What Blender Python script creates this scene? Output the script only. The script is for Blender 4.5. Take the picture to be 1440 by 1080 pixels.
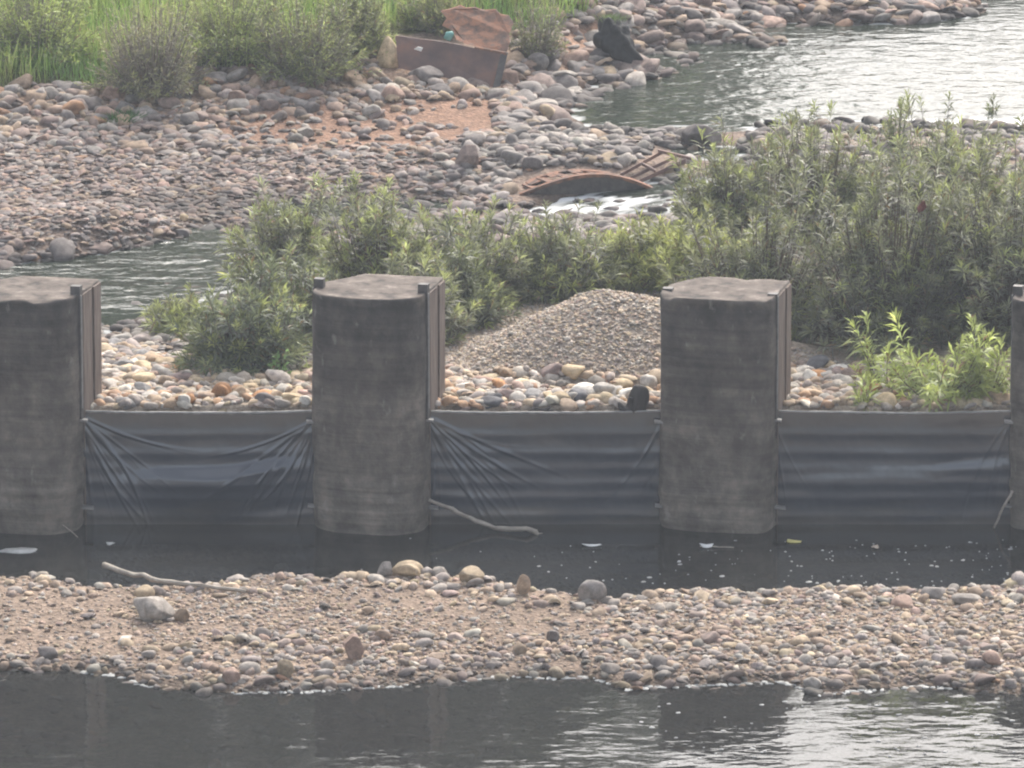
import bpy, math
import numpy as np
from mathutils import Matrix, Vector

DEBUG = False
# ------------------------------------------------------------------ camera, sky, sun, exposure
sc = bpy.context.scene
for o in list(bpy.data.objects):
    bpy.data.objects.remove(o)

F = 10400.0                      # focal length in photograph pixels (1440 wide): a very long lens
ALPHA = math.radians(13.33)      # downward pitch at the picture centre
CAMH = 19.53                     # metres above the pool

cam_d = bpy.data.cameras.new('camera')
cam_d.sensor_width = 36.0
cam_d.lens = 36.0 * F / 1440.0
cam_d.clip_start = 1.0
cam_d.clip_end = 3000.0
cam = bpy.data.objects.new('camera', cam_d)
cam.location = (0, 0, CAMH)
cam.rotation_euler = (math.pi / 2 - ALPHA, 0, 0)
sc.collection.objects.link(cam)
sc.camera = cam

SUN_EL, SUN_AZ = math.radians(43), math.radians(16)   # azimuth clockwise from +Y (behind the scene, to the right)
world = bpy.data.worlds.new('World')
sc.world = world
world.use_nodes = True
wn, wl = world.node_tree.nodes, world.node_tree.links
bg = wn['Background']
sky = wn.new('ShaderNodeTexSky')
sky.sky_type = 'NISHITA'
sky.sun_disc = False
sky.sun_elevation = SUN_EL
sky.sun_rotation = SUN_AZ
sky.dust_density = 5.0
sky.air_density = 1.0
sky.ozone_density = 0.6
hs = wn.new('ShaderNodeHueSaturation')
hs.inputs['Saturation'].default_value = 0.45
wl.new(sky.outputs[0], hs.inputs['Color'])
wl.new(hs.outputs[0], bg.inputs[0])
bg.inputs[1].default_value = 0.145

sun_d = bpy.data.lights.new('sun', 'SUN')
sun_d.energy = 1.5
sun_d.angle = math.radians(14)
sun_d.color = (1.0, 0.93, 0.84)
sun = bpy.data.objects.new('sun', sun_d)
sd = Vector((math.sin(SUN_AZ) * math.cos(SUN_EL), math.cos(SUN_AZ) * math.cos(SUN_EL), math.sin(SUN_EL)))
sun.rotation_euler = sd.to_track_quat('Z', 'Y').to_euler()
sc.collection.objects.link(sun)

sc.view_settings.view_transform = 'Standard'
sc.view_settings.look = 'None'
sc.view_settings.gamma = 1.0
sc.view_settings.exposure = 1.25
sc.render.engine = 'CYCLES'
sc.cycles.use_denoising = True
sc.cycles.max_bounces = 6
sc.cycles.diffuse_bounces = 3
sc.cycles.glossy_bounces = 3
sc.cycles.transmission_bounces = 4
sc.cycles.transparent_max_bounces = 8
sc.cycles.volume_bounces = 0
sc.cycles.caustics_reflective = False
sc.cycles.caustics_refractive = False
sc.cycles.filter_width = 2.1

# ------------------------------------------------------------------ helpers
CA, SA = math.cos(ALPHA), math.sin(ALPHA)
COL = sc.collection


def ray(px, py):
    a, b = px - 720.0, 540.0 - py
    return np.array([a, F * CA + b * SA, -F * SA + b * CA])


def P(px, py, z):
    """the point at height z that the photograph shows at this pixel"""
    d = ray(px, py)
    t = (z - CAMH) / d[2]
    return np.array([d[0] * t, d[1] * t, z])


def AT(px, py, y):
    """the point at distance y that the photograph shows at this pixel"""
    d = ray(px, py)
    t = y / d[1]
    return np.array([d[0] * t, y, CAMH + d[2] * t])


def project(X, Y, Z):
    zz = Z - CAMH
    dep = Y * CA - zz * SA
    return 720 + F * X / dep, 540 - F * (Y * SA + zz * CA) / dep


def smooth(a, b, x):
    t = np.clip((x - a) / (b - a), 0, 1)
    return t * t * (3 - 2 * t)


def _hash(ix, iy, seed):
    h = (ix.astype(np.int64) * 374761393 + iy.astype(np.int64) * 668265263 + seed * 974711) & 0x7fffffff
    h = ((h ^ (h >> 13)) * 1274126177) & 0x7fffffff
    return ((h ^ (h >> 16)) & 0xffff) / 65535.0


def vnoise(x, y, seed=0):
    x, y = np.asarray(x, float), np.asarray(y, float)
    ix, iy = np.floor(x), np.floor(y)
    fx, fy = x - ix, y - iy
    fx, fy = fx * fx * fx * (fx * (6 * fx - 15) + 10), fy * fy * fy * (fy * (6 * fy - 15) + 10)
    a, b = _hash(ix, iy, seed), _hash(ix + 1, iy, seed)
    c, d = _hash(ix, iy + 1, seed), _hash(ix + 1, iy + 1, seed)
    return (a + (b - a) * fx) * (1 - fy) + (c + (d - c) * fx) * fy


def fbm(x, y, seed=0, octv=4):
    s, a, t = 0.0, 1.0, 0.0
    for k in range(octv):
        s = s + a * vnoise(np.asarray(x) * 2 ** k + 17.3 * k, np.asarray(y) * 2 ** k - 9.1 * k, seed + k)
        t += a
        a *= 0.5
    return s / t * 2 - 1


def inpoly(px, py, poly):
    px, py = np.asarray(px, float), np.asarray(py, float)
    r = np.zeros(px.shape, bool)
    n = len(poly)
    for i in range(n):
        x0, y0 = poly[i]
        x1, y1 = poly[(i + 1) % n]
        if y0 == y1:
            continue
        c = ((y0 > py) != (y1 > py)) & (px < (x1 - x0) * (py - y0) / (y1 - y0) + x0)
        r ^= c
    return r


def props(o, label=None, cat=None, group=None, kind=None):
    if label:
        o['label'] = label
    if cat:
        o['category'] = cat
    if group:
        o['group'] = group
    if kind:
        o['kind'] = kind
    return o


def mesh(name, verts, faces, col=None, smooth_=True, mats=None, fmat=None):
    """faces: int array (n,3) or (n,4), or a python list of tuples"""
    me = bpy.data.meshes.new(name)
    verts = np.asarray(verts, np.float32)
    if isinstance(faces, np.ndarray):
        nf, k = faces.shape
        me.vertices.add(len(verts))
        me.vertices.foreach_set('co', verts.ravel())
        me.loops.add(nf * k)
        me.loops.foreach_set('vertex_index', faces.astype(np.int32).ravel())
        me.polygons.add(nf)
        me.polygons.foreach_set('loop_start', np.arange(0, nf * k, k, dtype=np.int32))
        me.polygons.foreach_set('loop_total', np.full(nf, k, np.int32))
        me.update(calc_edges=True)
    else:
        me.from_pydata([tuple(map(float, v)) for v in verts], [], faces)
        me.update()
    if smooth_:
        me.polygons.foreach_set('use_smooth', np.ones(len(me.polygons), bool))
    if col is not None:
        at = me.attributes.new('col', 'FLOAT_COLOR', 'POINT')
        c = np.ones((len(verts), 4), np.float32)
        c[:, :np.asarray(col).shape[1]] = col
        at.data.foreach_set('color', c.ravel())
    for m in (mats or []):
        me.materials.append(m)
    if fmat is not None:
        me.polygons.foreach_set('material_index', np.asarray(fmat, np.int32))
    return me


def add(name, me, parent=None, loc=None):
    o = bpy.data.objects.new(name, me)
    COL.objects.link(o)
    if loc is not None:
        o.location = loc
    if parent is not None:
        o.parent = parent
    return o


def empty(name, loc):
    o = bpy.data.objects.new(name, None)
    o.empty_display_size = 0.2
    COL.objects.link(o)
    o.location = loc
    return o


class MB:
    """collects boxes, tubes and plates into one mesh"""

    def __init__(self):
        self.v, self.f = [], []

    def addv(self, vs, fs):
        n = len(self.v)
        self.v += [tuple(map(float, p)) for p in vs]
        self.f += [tuple(i + n for i in q) for q in fs]

    def hexa(self, a, b, c, d, off):
        """a slab: quad a,b,c,d pushed by the vector off"""
        q = [np.array(p, float) for p in (a, b, c, d)]
        off = np.array(off, float)
        self.addv(q + [p + off for p in q],
                  [(0, 1, 2, 3), (7, 6, 5, 4), (0, 4, 5, 1), (1, 5, 6, 2), (2, 6, 7, 3), (3, 7, 4, 0)])

    def box(self, lo, hi):
        x0, y0, z0 = lo
        x1, y1, z1 = hi
        self.hexa((x0, y0, z0), (x1, y0, z0), (x1, y0, z1), (x0, y0, z1), (0, y1 - y0, 0))

    def tube(self, pts, rad, n=7, wob=0.0, seed=0):
        rs = np.random.RandomState(seed)
        pts = [np.array(p, float) for p in pts]
        rad = [rad] * len(pts) if np.isscalar(rad) else list(rad)
        rings = []
        for i, p in enumerate(pts):
            t = pts[min(i + 1, len(pts) - 1)] - pts[max(i - 1, 0)]
            t /= np.linalg.norm(t) + 1e-9
            u = np.cross(t, (0, 0, 1.0))
            if np.linalg.norm(u) < 0.1:
                u = np.cross(t, (1.0, 0, 0))
            u /= np.linalg.norm(u)
            w = np.cross(t, u)
            rings.append([p + rad[i] * (1 + wob * rs.uniform(-1, 1)) *
                          (math.cos(2 * math.pi * k / n) * u + math.sin(2 * math.pi * k / n) * w) for k in range(n)])
        vs = [q for r in rings for q in r] + [pts[0], pts[-1]]
        fs = []
        for i in range(len(pts) - 1):
            for k in range(n):
                fs.append((i * n + k, i * n + (k + 1) % n, (i + 1) * n + (k + 1) % n, (i + 1) * n + k))
        a, b = len(pts) * n, len(pts) * n + 1
        for k in range(n):
            fs.append((a, (k + 1) % n, k))
            fs.append((b, (len(pts) - 1) * n + k, (len(pts) - 1) * n + (k + 1) % n))
        self.addv(vs, fs)

    def build(self, name, mat, parent=None, smooth_=False, origin=None):
        v = np.array(self.v)
        if origin is not None:
            v = v - np.array(origin)
        elif parent is not None:
            v = v - np.array(parent.location)
        me = mesh(name, v, self.f, smooth_=smooth_, mats=[mat])
        o = add(name, me, parent)
        if origin is not None:
            o.location = origin
        return o


# ------------------------------------------------------------------ materials
def new_mat(name):
    m = bpy.data.materials.new(name)
    m.use_nodes = True
    nt = m.node_tree
    return m, nt, nt.nodes, nt.links, nt.nodes['Principled BSDF']


def N(nt, typ, **kw):
    n = nt.nodes.new(typ)
    for k, v in kw.items():
        if hasattr(n, k):
            setattr(n, k, v)
        else:
            n.inputs[k].default_value = v
    return n


def ramp(nt, stops):
    r = nt.nodes.new('ShaderNodeValToRGB')
    e = r.color_ramp.elements
    while len(e) < len(stops):
        e.new(0.5)
    for i, (p, c) in enumerate(stops):
        e[i].position = p
        e[i].color = (*c, 1) if len(c) == 3 else c
    return r


def mix(nt, a, b, fac, mode='MIX'):
    m = nt.nodes.new('ShaderNodeMix')
    m.data_type = 'RGBA'
    m.blend_type = mode
    for sock, v in ((m.inputs[0], fac), (m.inputs[6], a), (m.inputs[7], b)):
        if hasattr(v, 'links') or hasattr(v, 'is_output'):
            nt.links.new(v, sock)
        elif np.isscalar(v):
            sock.default_value = v
        else:
            sock.default_value = (*v, 1)
    return m.outputs[2]


def bump(nt, height, strength, dist, bsdf):
    b = nt.nodes.new('ShaderNodeBump')
    b.inputs['Strength'].default_value = strength
    b.inputs['Distance'].default_value = dist
    nt.links.new(height, b.inputs['Height'])
    nt.links.new(b.outputs[0], bsdf.inputs['Normal'])


def stone_mat(name, color=None, rough=0.82):
    """cobble stone: a colour of its own (attribute or fixed), grain, veins and dusty mottling"""
    m, nt, n, l, b = new_mat(name)
    geo = N(nt, 'ShaderNodeNewGeometry')
    n1 = N(nt, 'ShaderNodeTexNoise', Scale=14.0, Detail=6.0)
    n2 = N(nt, 'ShaderNodeTexNoise', Scale=70.0, Detail=4.0)
    l.new(geo.outputs['Position'], n1.inputs['Vector'])
    l.new(geo.outputs['Position'], n2.inputs['Vector'])
    if color is None:
        at = N(nt, 'ShaderNodeAttribute', attribute_name='col')
        base = at.outputs['Color']
    else:
        rgb = N(nt, 'ShaderNodeRGB')
        rgb.outputs[0].default_value = (*color, 1)
        oi = N(nt, 'ShaderNodeObjectInfo')
        hsv = N(nt, 'ShaderNodeHueSaturation')
        mr = N(nt, 'ShaderNodeMapRange')
        mr.inputs['To Min'].default_value, mr.inputs['To Max'].default_value = 0.75, 1.25
        l.new(oi.outputs['Random'], mr.inputs['Value'])
        l.new(mr.outputs[0], hsv.inputs['Value'])
        l.new(rgb.outputs[0], hsv.inputs['Color'])
        base = hsv.outputs[0]
    r1 = ramp(nt, [(0.3, (0.62, 0.6, 0.58)), (0.7, (1.2, 1.18, 1.14))])
    l.new(n1.outputs[0], r1.inputs[0])
    r2 = ramp(nt, [(0.3, (0.8, 0.8, 0.8)), (0.7, (1.15, 1.15, 1.15))])
    l.new(n2.outputs[0], r2.inputs[0])
    c = mix(nt, base, r1.outputs[0], 1.0, 'MULTIPLY')
    c = mix(nt, c, r2.outputs[0], 1.0, 'MULTIPLY')
    l.new(c, b.inputs['Base Color'])
    b.inputs['Roughness'].default_value = rough
    b.inputs['Specular IOR Level'].default_value = 0.3
    bump(nt, n2.outputs[0], 0.35, 0.01, b)
    return m


def ground_mat():
    m, nt, n, l, b = new_mat('ground_soil')
    at = N(nt, 'ShaderNodeAttribute', attribute_name='col')
    geo = N(nt, 'ShaderNodeNewGeometry')
    n1 = N(nt, 'ShaderNodeTexNoise', Scale=9.0, Detail=8.0, Roughness=0.65)
    v = N(nt, 'ShaderNodeTexVoronoi', Scale=24.0)
    for q in (n1, v):
        l.new(geo.outputs['Position'], q.inputs['Vector'])
    r1 = ramp(nt, [(0.3, (0.6, 0.58, 0.56)), (0.7, (1.3, 1.28, 1.25))])
    l.new(n1.outputs[0], r1.inputs[0])
    r2 = ramp(nt, [(0.0, (0.72, 0.72, 0.72)), (1.0, (1.3, 1.28, 1.24))])
    l.new(v.outputs['Color'], r2.inputs[0])
    c = mix(nt, at.outputs['Color'], r1.outputs[0], 1.0, 'MULTIPLY')
    c = mix(nt, c, r2.outputs[0], 1.0, 'MULTIPLY')
    l.new(c, b.inputs['Base Color'])
    b.inputs['Roughness'].default_value = 0.95
    b.inputs['Specular IOR Level'].default_value = 0.15
    ad = N(nt, 'ShaderNodeMath', operation='ADD')
    l.new(n1.outputs[0], ad.inputs[0])
    l.new(v.outputs['Distance'], ad.inputs[1])
    bump(nt, ad.outputs[0], 0.6, 0.03, b)
    return m


def concrete_mat():
    m, nt, n, l, b = new_mat('pier_concrete')
    tc = N(nt, 'ShaderNodeTexCoord')
    sep = N(nt, 'ShaderNodeSeparateXYZ')
    l.new(tc.outputs['Object'], sep.inputs[0])
    oi = N(nt, 'ShaderNodeObjectInfo')
    off = N(nt, 'ShaderNodeVectorMath', operation='ADD')
    l.new(tc.outputs['Object'], off.inputs[0])
    sc_ = N(nt, 'ShaderNodeMath', operation='MULTIPLY')
    sc_.inputs[1].default_value = 37.0
    l.new(oi.outputs['Random'], sc_.inputs[0])
    cmb = N(nt, 'ShaderNodeCombineXYZ')
    l.new(sc_.outputs[0], cmb.inputs[0])
    l.new(cmb.outputs[0], off.inputs[1])
    vec = off.outputs[0]

    def noise(scale, detail, sx=1, sz=1):
        mp = N(nt, 'ShaderNodeMapping')
        mp.inputs['Scale'].default_value = (sx, 1, sz)
        l.new(vec, mp.inputs['Vector'])
        q = N(nt, 'ShaderNodeTexNoise', Scale=scale, Detail=detail, Roughness=0.6)
        l.new(mp.outputs[0], q.inputs['Vector'])
        return q.outputs[0]
    big, fine, band = noise(2.2, 8), noise(11, 8), noise(2.0, 6, 0.12, 5.0)
    drip = noise(5.0, 4, 1.5, 0.4)
    # height plus noise picks the tide zones: pale scoured foot, brown-grey middle, black lichen crust on top
    hz = N(nt, 'ShaderNodeMath', operation='MULTIPLY_ADD')
    l.new(big, hz.inputs[0])
    hz.inputs[1].default_value = 1.9
    l.new(sep.outputs[2], hz.inputs[2])
    dv = N(nt, 'ShaderNodeMath', operation='DIVIDE')
    l.new(hz.outputs[0], dv.inputs[0])
    dv.inputs[1].default_value = 4.1
    zone = ramp(nt, [(0.12, (0.06, 0.050, 0.041)), (0.165, (0.178, 0.158, 0.138)), (0.33, (0.182, 0.162, 0.143)),
                     (0.40, (0.142, 0.126, 0.112)), (0.52, (0.158, 0.140, 0.124)), (0.66, (0.105, 0.093, 0.084)),
                     (0.80, (0.072, 0.066, 0.063)), (0.92, (0.15, 0.127, 0.108))])
    l.new(dv.outputs[0], zone.inputs[0])
    rb = ramp(nt, [(0.34, (0.74, 0.74, 0.74)), (0.66, (1.22, 1.21, 1.19))])
    l.new(band, rb.inputs[0])
    rf = ramp(nt, [(0.3, (0.82, 0.82, 0.82)), (0.7, (1.18, 1.17, 1.15))])
    l.new(fine, rf.inputs[0])
    rd = ramp(nt, [(0.3, (0.85, 0.84, 0.84)), (0.65, (1.08, 1.07, 1.06))])
    l.new(drip, rd.inputs[0])
    c = mix(nt, zone.outputs[0], rb.outputs[0], 1.0, 'MULTIPLY')
    c = mix(nt, c, rf.outputs[0], 1.0, 'MULTIPLY')
    c = mix(nt, c, rd.outputs[0], 1.0, 'MULTIPLY')
    mot = noise(3.4, 9, 1.0, 0.75)
    rm = ramp(nt, [(0.36, (0.68, 0.67, 0.67)), (0.5, (0.97, 0.97, 0.97)), (0.64, (1.32, 1.30, 1.27))])
    l.new(mot, rm.inputs[0])
    c = mix(nt, c, rm.outputs[0], 1.0, 'MULTIPLY')
    # scattered pale lime marks
    lime = noise(5.0, 8, 1.6, 0.8)
    rl = ramp(nt, [(0.62, (0, 0, 0)), (0.70, (1, 1, 1))])
    l.new(lime, rl.inputs[0])
    half = N(nt, 'ShaderNodeMath', operation='MULTIPLY')
    l.new(rl.outputs[0], half.inputs[0])
    half.inputs[1].default_value = 0.45
    c = mix(nt, c, (0.30, 0.28, 0.25), half.outputs[0])
    l.new(c, b.inputs['Base Color'])
    b.inputs['Roughness'].default_value = 0.9
    b.inputs['Specular IOR Level'].default_value = 0.2
    ad = N(nt, 'ShaderNodeMath', operation='ADD')
    l.new(fine, ad.inputs[0])
    l.new(band, ad.inputs[1])
    bump(nt, ad.outputs[0], 0.5, 0.03, b)
    return m


def noisy_mat(name, stops, scale=8.0, rough=0.85, bs=0.4, stretch=(1, 1, 1), metal=0.0, spec=0.3, dist=0.02):
    m, nt, n, l, b = new_mat(name)
    tc = N(nt, 'ShaderNodeTexCoord')
    mp = N(nt, 'ShaderNodeMapping')
    mp.inputs['Scale'].default_value = stretch
    l.new(tc.outputs['Object'], mp.inputs['Vector'])
    q = N(nt, 'ShaderNodeTexNoise', Scale=scale, Detail=7.0, Roughness=0.62)
    l.new(mp.outputs[0], q.inputs['Vector'])
    r = ramp(nt, stops)
    l.new(q.outputs[0], r.inputs[0])
    l.new(r.outputs[0], b.inputs['Base Color'])
    b.inputs['Roughness'].default_value = rough
    b.inputs['Metallic'].default_value = metal
    b.inputs['Specular IOR Level'].default_value = spec
    if bs:
        bump(nt, q.outputs[0], bs, dist, b)
    return m


def plastic_mat():
    m, nt, n, l, b = new_mat('black_plastic_film')
    tc = N(nt, 'ShaderNodeTexCoord')
    sep = N(nt, 'ShaderNodeSeparateXYZ')
    l.new(tc.outputs['Object'], sep.inputs[0])
    q = N(nt, 'ShaderNodeTexNoise', Scale=2.0, Detail=6.0)
    mp = N(nt, 'ShaderNodeMapping')
    mp.inputs['Scale'].default_value = (0.5, 1, 2.2)
    l.new(tc.outputs['Object'], mp.inputs[0])
    l.new(mp.outputs[0], q.inputs['Vector'])
    ad = N(nt, 'ShaderNodeMath', operation='MULTIPLY_ADD')
    l.new(q.outputs[0], ad.inputs[0])
    ad.inputs[1].default_value = 0.5
    l.new(sep.outputs[2], ad.inputs[2])
    r = ramp(nt, [(0.17, (0.072, 0.066, 0.062)), (0.30, (0.030, 0.037, 0.055)), (0.62, (0.028, 0.036, 0.055)),
                  (0.82, (0.044, 0.045, 0.051)), (0.97, (0.066, 0.062, 0.060))])
    dv = N(nt, 'ShaderNodeMath', operation='DIVIDE')
    l.new(ad.outputs[0], dv.inputs[0])
    dv.inputs[1].default_value = 1.65
    l.new(dv.outputs[0], r.inputs[0])
    l.new(r.outputs[0], b.inputs['Base Color'])
    b.inputs['Roughness'].default_value = 0.25
    b.inputs['Specular IOR Level'].default_value = 1.0
    b.inputs['Coat Weight'].default_value = 0.25
    b.inputs['Coat Roughness'].default_value = 0.18
    return m


def water_mat(name, body, clear, rough, scales, strength):
    """murky water: Fresnel mirror over a silty body that lets a little of the bed through; attribute col.r = foam"""
    m, nt, n, l, b = new_mat(name)
    out = n['Material Output']
    n.remove(b)
    geo = N(nt, 'ShaderNodeNewGeometry')
    at = N(nt, 'ShaderNodeAttribute', attribute_name='col')
    sep = N(nt, 'ShaderNodeSeparateColor')
    l.new(at.outputs['Color'], sep.inputs[0])
    h = None
    for s, amp in scales:
        mp = N(nt, 'ShaderNodeMapping')
        mp.inputs['Scale'].default_value = (0.75, 1.25, 1)
        l.new(geo.outputs['Position'], mp.inputs[0])
        q = N(nt, 'ShaderNodeTexNoise', Scale=s, Detail=2.0)
        l.new(mp.outputs[0], q.inputs['Vector'])
        mu = N(nt, 'ShaderNodeMath', operation='MULTIPLY')
        l.new(q.outputs[0], mu.inputs[0])
        mu.inputs[1].default_value = amp
        if h is None:
            h = mu.outputs[0]
        else:
            ad = N(nt, 'ShaderNodeMath', operation='ADD')
            l.new(h, ad.inputs[0])
            l.new(mu.outputs[0], ad.inputs[1])
            h = ad.outputs[0]
    mu = N(nt, 'ShaderNodeMath', operation='MULTIPLY')     # attribute col.g scales the chop
    l.new(h, mu.inputs[0])
    l.new(sep.outputs[1], mu.inputs[1])
    bp = N(nt, 'ShaderNodeBump')
    bp.inputs['Strength'].default_value = strength
    bp.inputs['Distance'].default_value = 1.0
    l.new(mu.outputs[0], bp.inputs['Height'])
    dif = N(nt, 'ShaderNodeBsdfDiffuse')
    dif.inputs[0].default_value = (*body, 1)
    tr = N(nt, 'ShaderNodeBsdfTransparent')
    tr.inputs[0].default_value = (0.62, 0.68, 0.60, 1)
    gl = N(nt, 'ShaderNodeBsdfGlossy')
    gl.inputs['Roughness'].default_value = rough
    l.new(bp.outputs[0], gl.inputs['Normal'])
    fr = N(nt, 'ShaderNodeFresnel')
    fr.inputs['IOR'].default_value = 1.33
    l.new(bp.outputs[0], fr.inputs['Normal'])
    m1 = N(nt, 'ShaderNodeMixShader')
    m1.inputs[0].default_value = clear
    l.new(dif.outputs[0], m1.inputs[1])
    l.new(tr.outputs[0], m1.inputs[2])
    m2 = N(nt, 'ShaderNodeMixShader')
    l.new(fr.outputs[0], m2.inputs[0])
    l.new(m1.outputs[0], m2.inputs[1])
    l.new(gl.outputs[0], m2.inputs[2])
    fo = N(nt, 'ShaderNodeBsdfDiffuse')
    fo.inputs[0].default_value = (0.72, 0.73, 0.72, 1)
    m3 = N(nt, 'ShaderNodeMixShader')
    l.new(sep.outputs[0], m3.inputs[0])
    l.new(m2.outputs[0], m3.inputs[1])
    l.new(fo.outputs[0], m3.inputs[2])
    l.new(m3.outputs[0], out.inputs[0])
    return m


def leaf_mat(name, trans=0.42, rough=0.5):
    m, nt, n, l, b = new_mat(name)
    out = n['Material Output']
    at = N(nt, 'ShaderNodeAttribute', attribute_name='col')
    l.new(at.outputs['Color'], b.inputs['Base Color'])
    b.inputs['Roughness'].default_value = rough
    b.inputs['Specular IOR Level'].default_value = 0.35
    t = N(nt, 'ShaderNodeBsdfTranslucent')
    l.new(at.outputs['Color'], t.inputs[0])
    ms = N(nt, 'ShaderNodeMixShader')
    ms.inputs[0].default_value = trans
    l.new(b.outputs[0], ms.inputs[1])
    l.new(t.outputs[0], ms.inputs[2])
    l.new(ms.outputs[0], out.inputs[0])
    return m


M = {}
M['ground'] = ground_mat()
M['stone'] = stone_mat('river_stone')
M['concrete'] = concrete_mat()
M['pier_top'] = noisy_mat('weathered_pier_top', [(0.34, (0.045, 0.039, 0.035)), (0.46, (0.105, 0.086, 0.073)),
                                                 (0.57, (0.145, 0.120, 0.102)), (0.68, (0.24, 0.205, 0.178))], 5.0, 0.95, 1.0)
M['steel'] = noisy_mat('tarnished_steel', [(0.3, (0.045, 0.042, 0.042)), (0.7, (0.11, 0.10, 0.095))], 12, 0.6, 0.2)
M['steel_pale'] = noisy_mat('pale_grey_steel', [(0.3, (0.16, 0.155, 0.15)), (0.7, (0.30, 0.29, 0.28))], 12, 0.55, 0.2)
M['guide'] = noisy_mat('rust_stained_timber', [(0.25, (0.075, 0.058, 0.05)), (0.5, (0.15, 0.115, 0.096)),
                                               (0.75, (0.22, 0.18, 0.155))], 5, 0.9, 0.5, (4, 4, 0.5))
M['plastic'] = plastic_mat()
M['rust_dark'] = noisy_mat('dull_purple_rust', [(0.3, (0.10, 0.072, 0.066)), (0.52, (0.165, 0.105, 0.09)),
                                                (0.68, (0.23, 0.125, 0.09))], 3.0, 0.75, 0.3)
M['rust_orange'] = noisy_mat('orange_rust', [(0.32, (0.060, 0.045, 0.040)), (0.45, (0.13, 0.078, 0.058)),
                                             (0.57, (0.25, 0.120, 0.072)), (0.68, (0.15, 0.11, 0.09))], 7.0, 0.9, 0.6)
M['wood_pale'] = noisy_mat('bleached_driftwood', [(0.3, (0.22, 0.19, 0.16)), (0.7, (0.44, 0.39, 0.33))], 9, 0.85, 0.4, (1, 1, 3))
M['wood_dark'] = noisy_mat('dark_wet_wood', [(0.3, (0.022, 0.019, 0.018)), (0.62, (0.06, 0.05, 0.046)),
                                             (0.8, (0.16, 0.145, 0.12))], 9, 0.8, 0.6, (1, 1, 0.4))
M['bark'] = noisy_mat('shrub_bark', [(0.3, (0.07, 0.055, 0.042)), (0.7, (0.17, 0.135, 0.105))], 14, 0.9, 0.3)
M['bark_grey'] = noisy_mat('grey_twig_bark', [(0.3, (0.15, 0.13, 0.115)), (0.7, (0.30, 0.26, 0.225))], 14, 0.9, 0.3)
M['peat'] = noisy_mat('black_wet_earth', [(0.3, (0.010, 0.010, 0.011)), (0.75, (0.035, 0.033, 0.034))], 12, 0.85, 0.8)
M['leaf'] = leaf_mat('narrow_leaf')
M['grass'] = leaf_mat('grass_blade', 0.4, 0.6)
M['foam'] = noisy_mat('foam_and_glint', [(0.3, (0.20, 0.20, 0.19)), (0.7, (0.55, 0.55, 0.53))], 5, 0.8, 0.2)  # floating foam, and the patches that paint sky glint at the bar's waterline
M['teal'] = noisy_mat('teal_plastic', [(0.3, (0.12, 0.30, 0.27)), (0.7, (0.22, 0.42, 0.38))], 8, 0.5, 0)
M['yellow_leaf'] = noisy_mat('yellow_leaf', [(0.3, (0.42, 0.38, 0.13)), (0.7, (0.55, 0.5, 0.2))], 20, 0.6, 0)
M['white_scrap'] = noisy_mat('white_scrap', [(0.3, (0.6, 0.6, 0.58)), (0.7, (0.78, 0.78, 0.76))], 20, 0.5, 0)
M['tan_leaf'] = noisy_mat('dry_tan_leaf', [(0.3, (0.25, 0.2, 0.16)), (0.7, (0.42, 0.36, 0.3))], 20, 0.7, 0)
M['red_rag'] = noisy_mat('faded_red_cloth', [(0.3, (0.10, 0.035, 0.032)), (0.7, (0.20, 0.075, 0.06))], 12, 0.9, 0)
M['water'] = water_mat('river_water', (0.045, 0.055, 0.042), 0.28, 0.04, [(3.2, 0.055), (9.0, 0.016)], 1.0)
M['pool'] = water_mat('pool_water', (0.031, 0.031, 0.030), 0.36, 0.03, [(2.2, 0.040), (7.0, 0.012)], 1.0)

# ------------------------------------------------------------------ the lie of the land
Y0 = P(720, 752, 0)[1]           # the noses of the piers
YS = Y0 + 0.47                   # the line of the plastic sheets
YD = YS + 0.16                   # the step from pool bed to retained gravel
PPM = F / math.hypot(Y0, CAMH)   # photograph pixels per metre at the dam
W1, W2 = 1.05, 1.35              # water level of the left pool and of the upper channel

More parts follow.
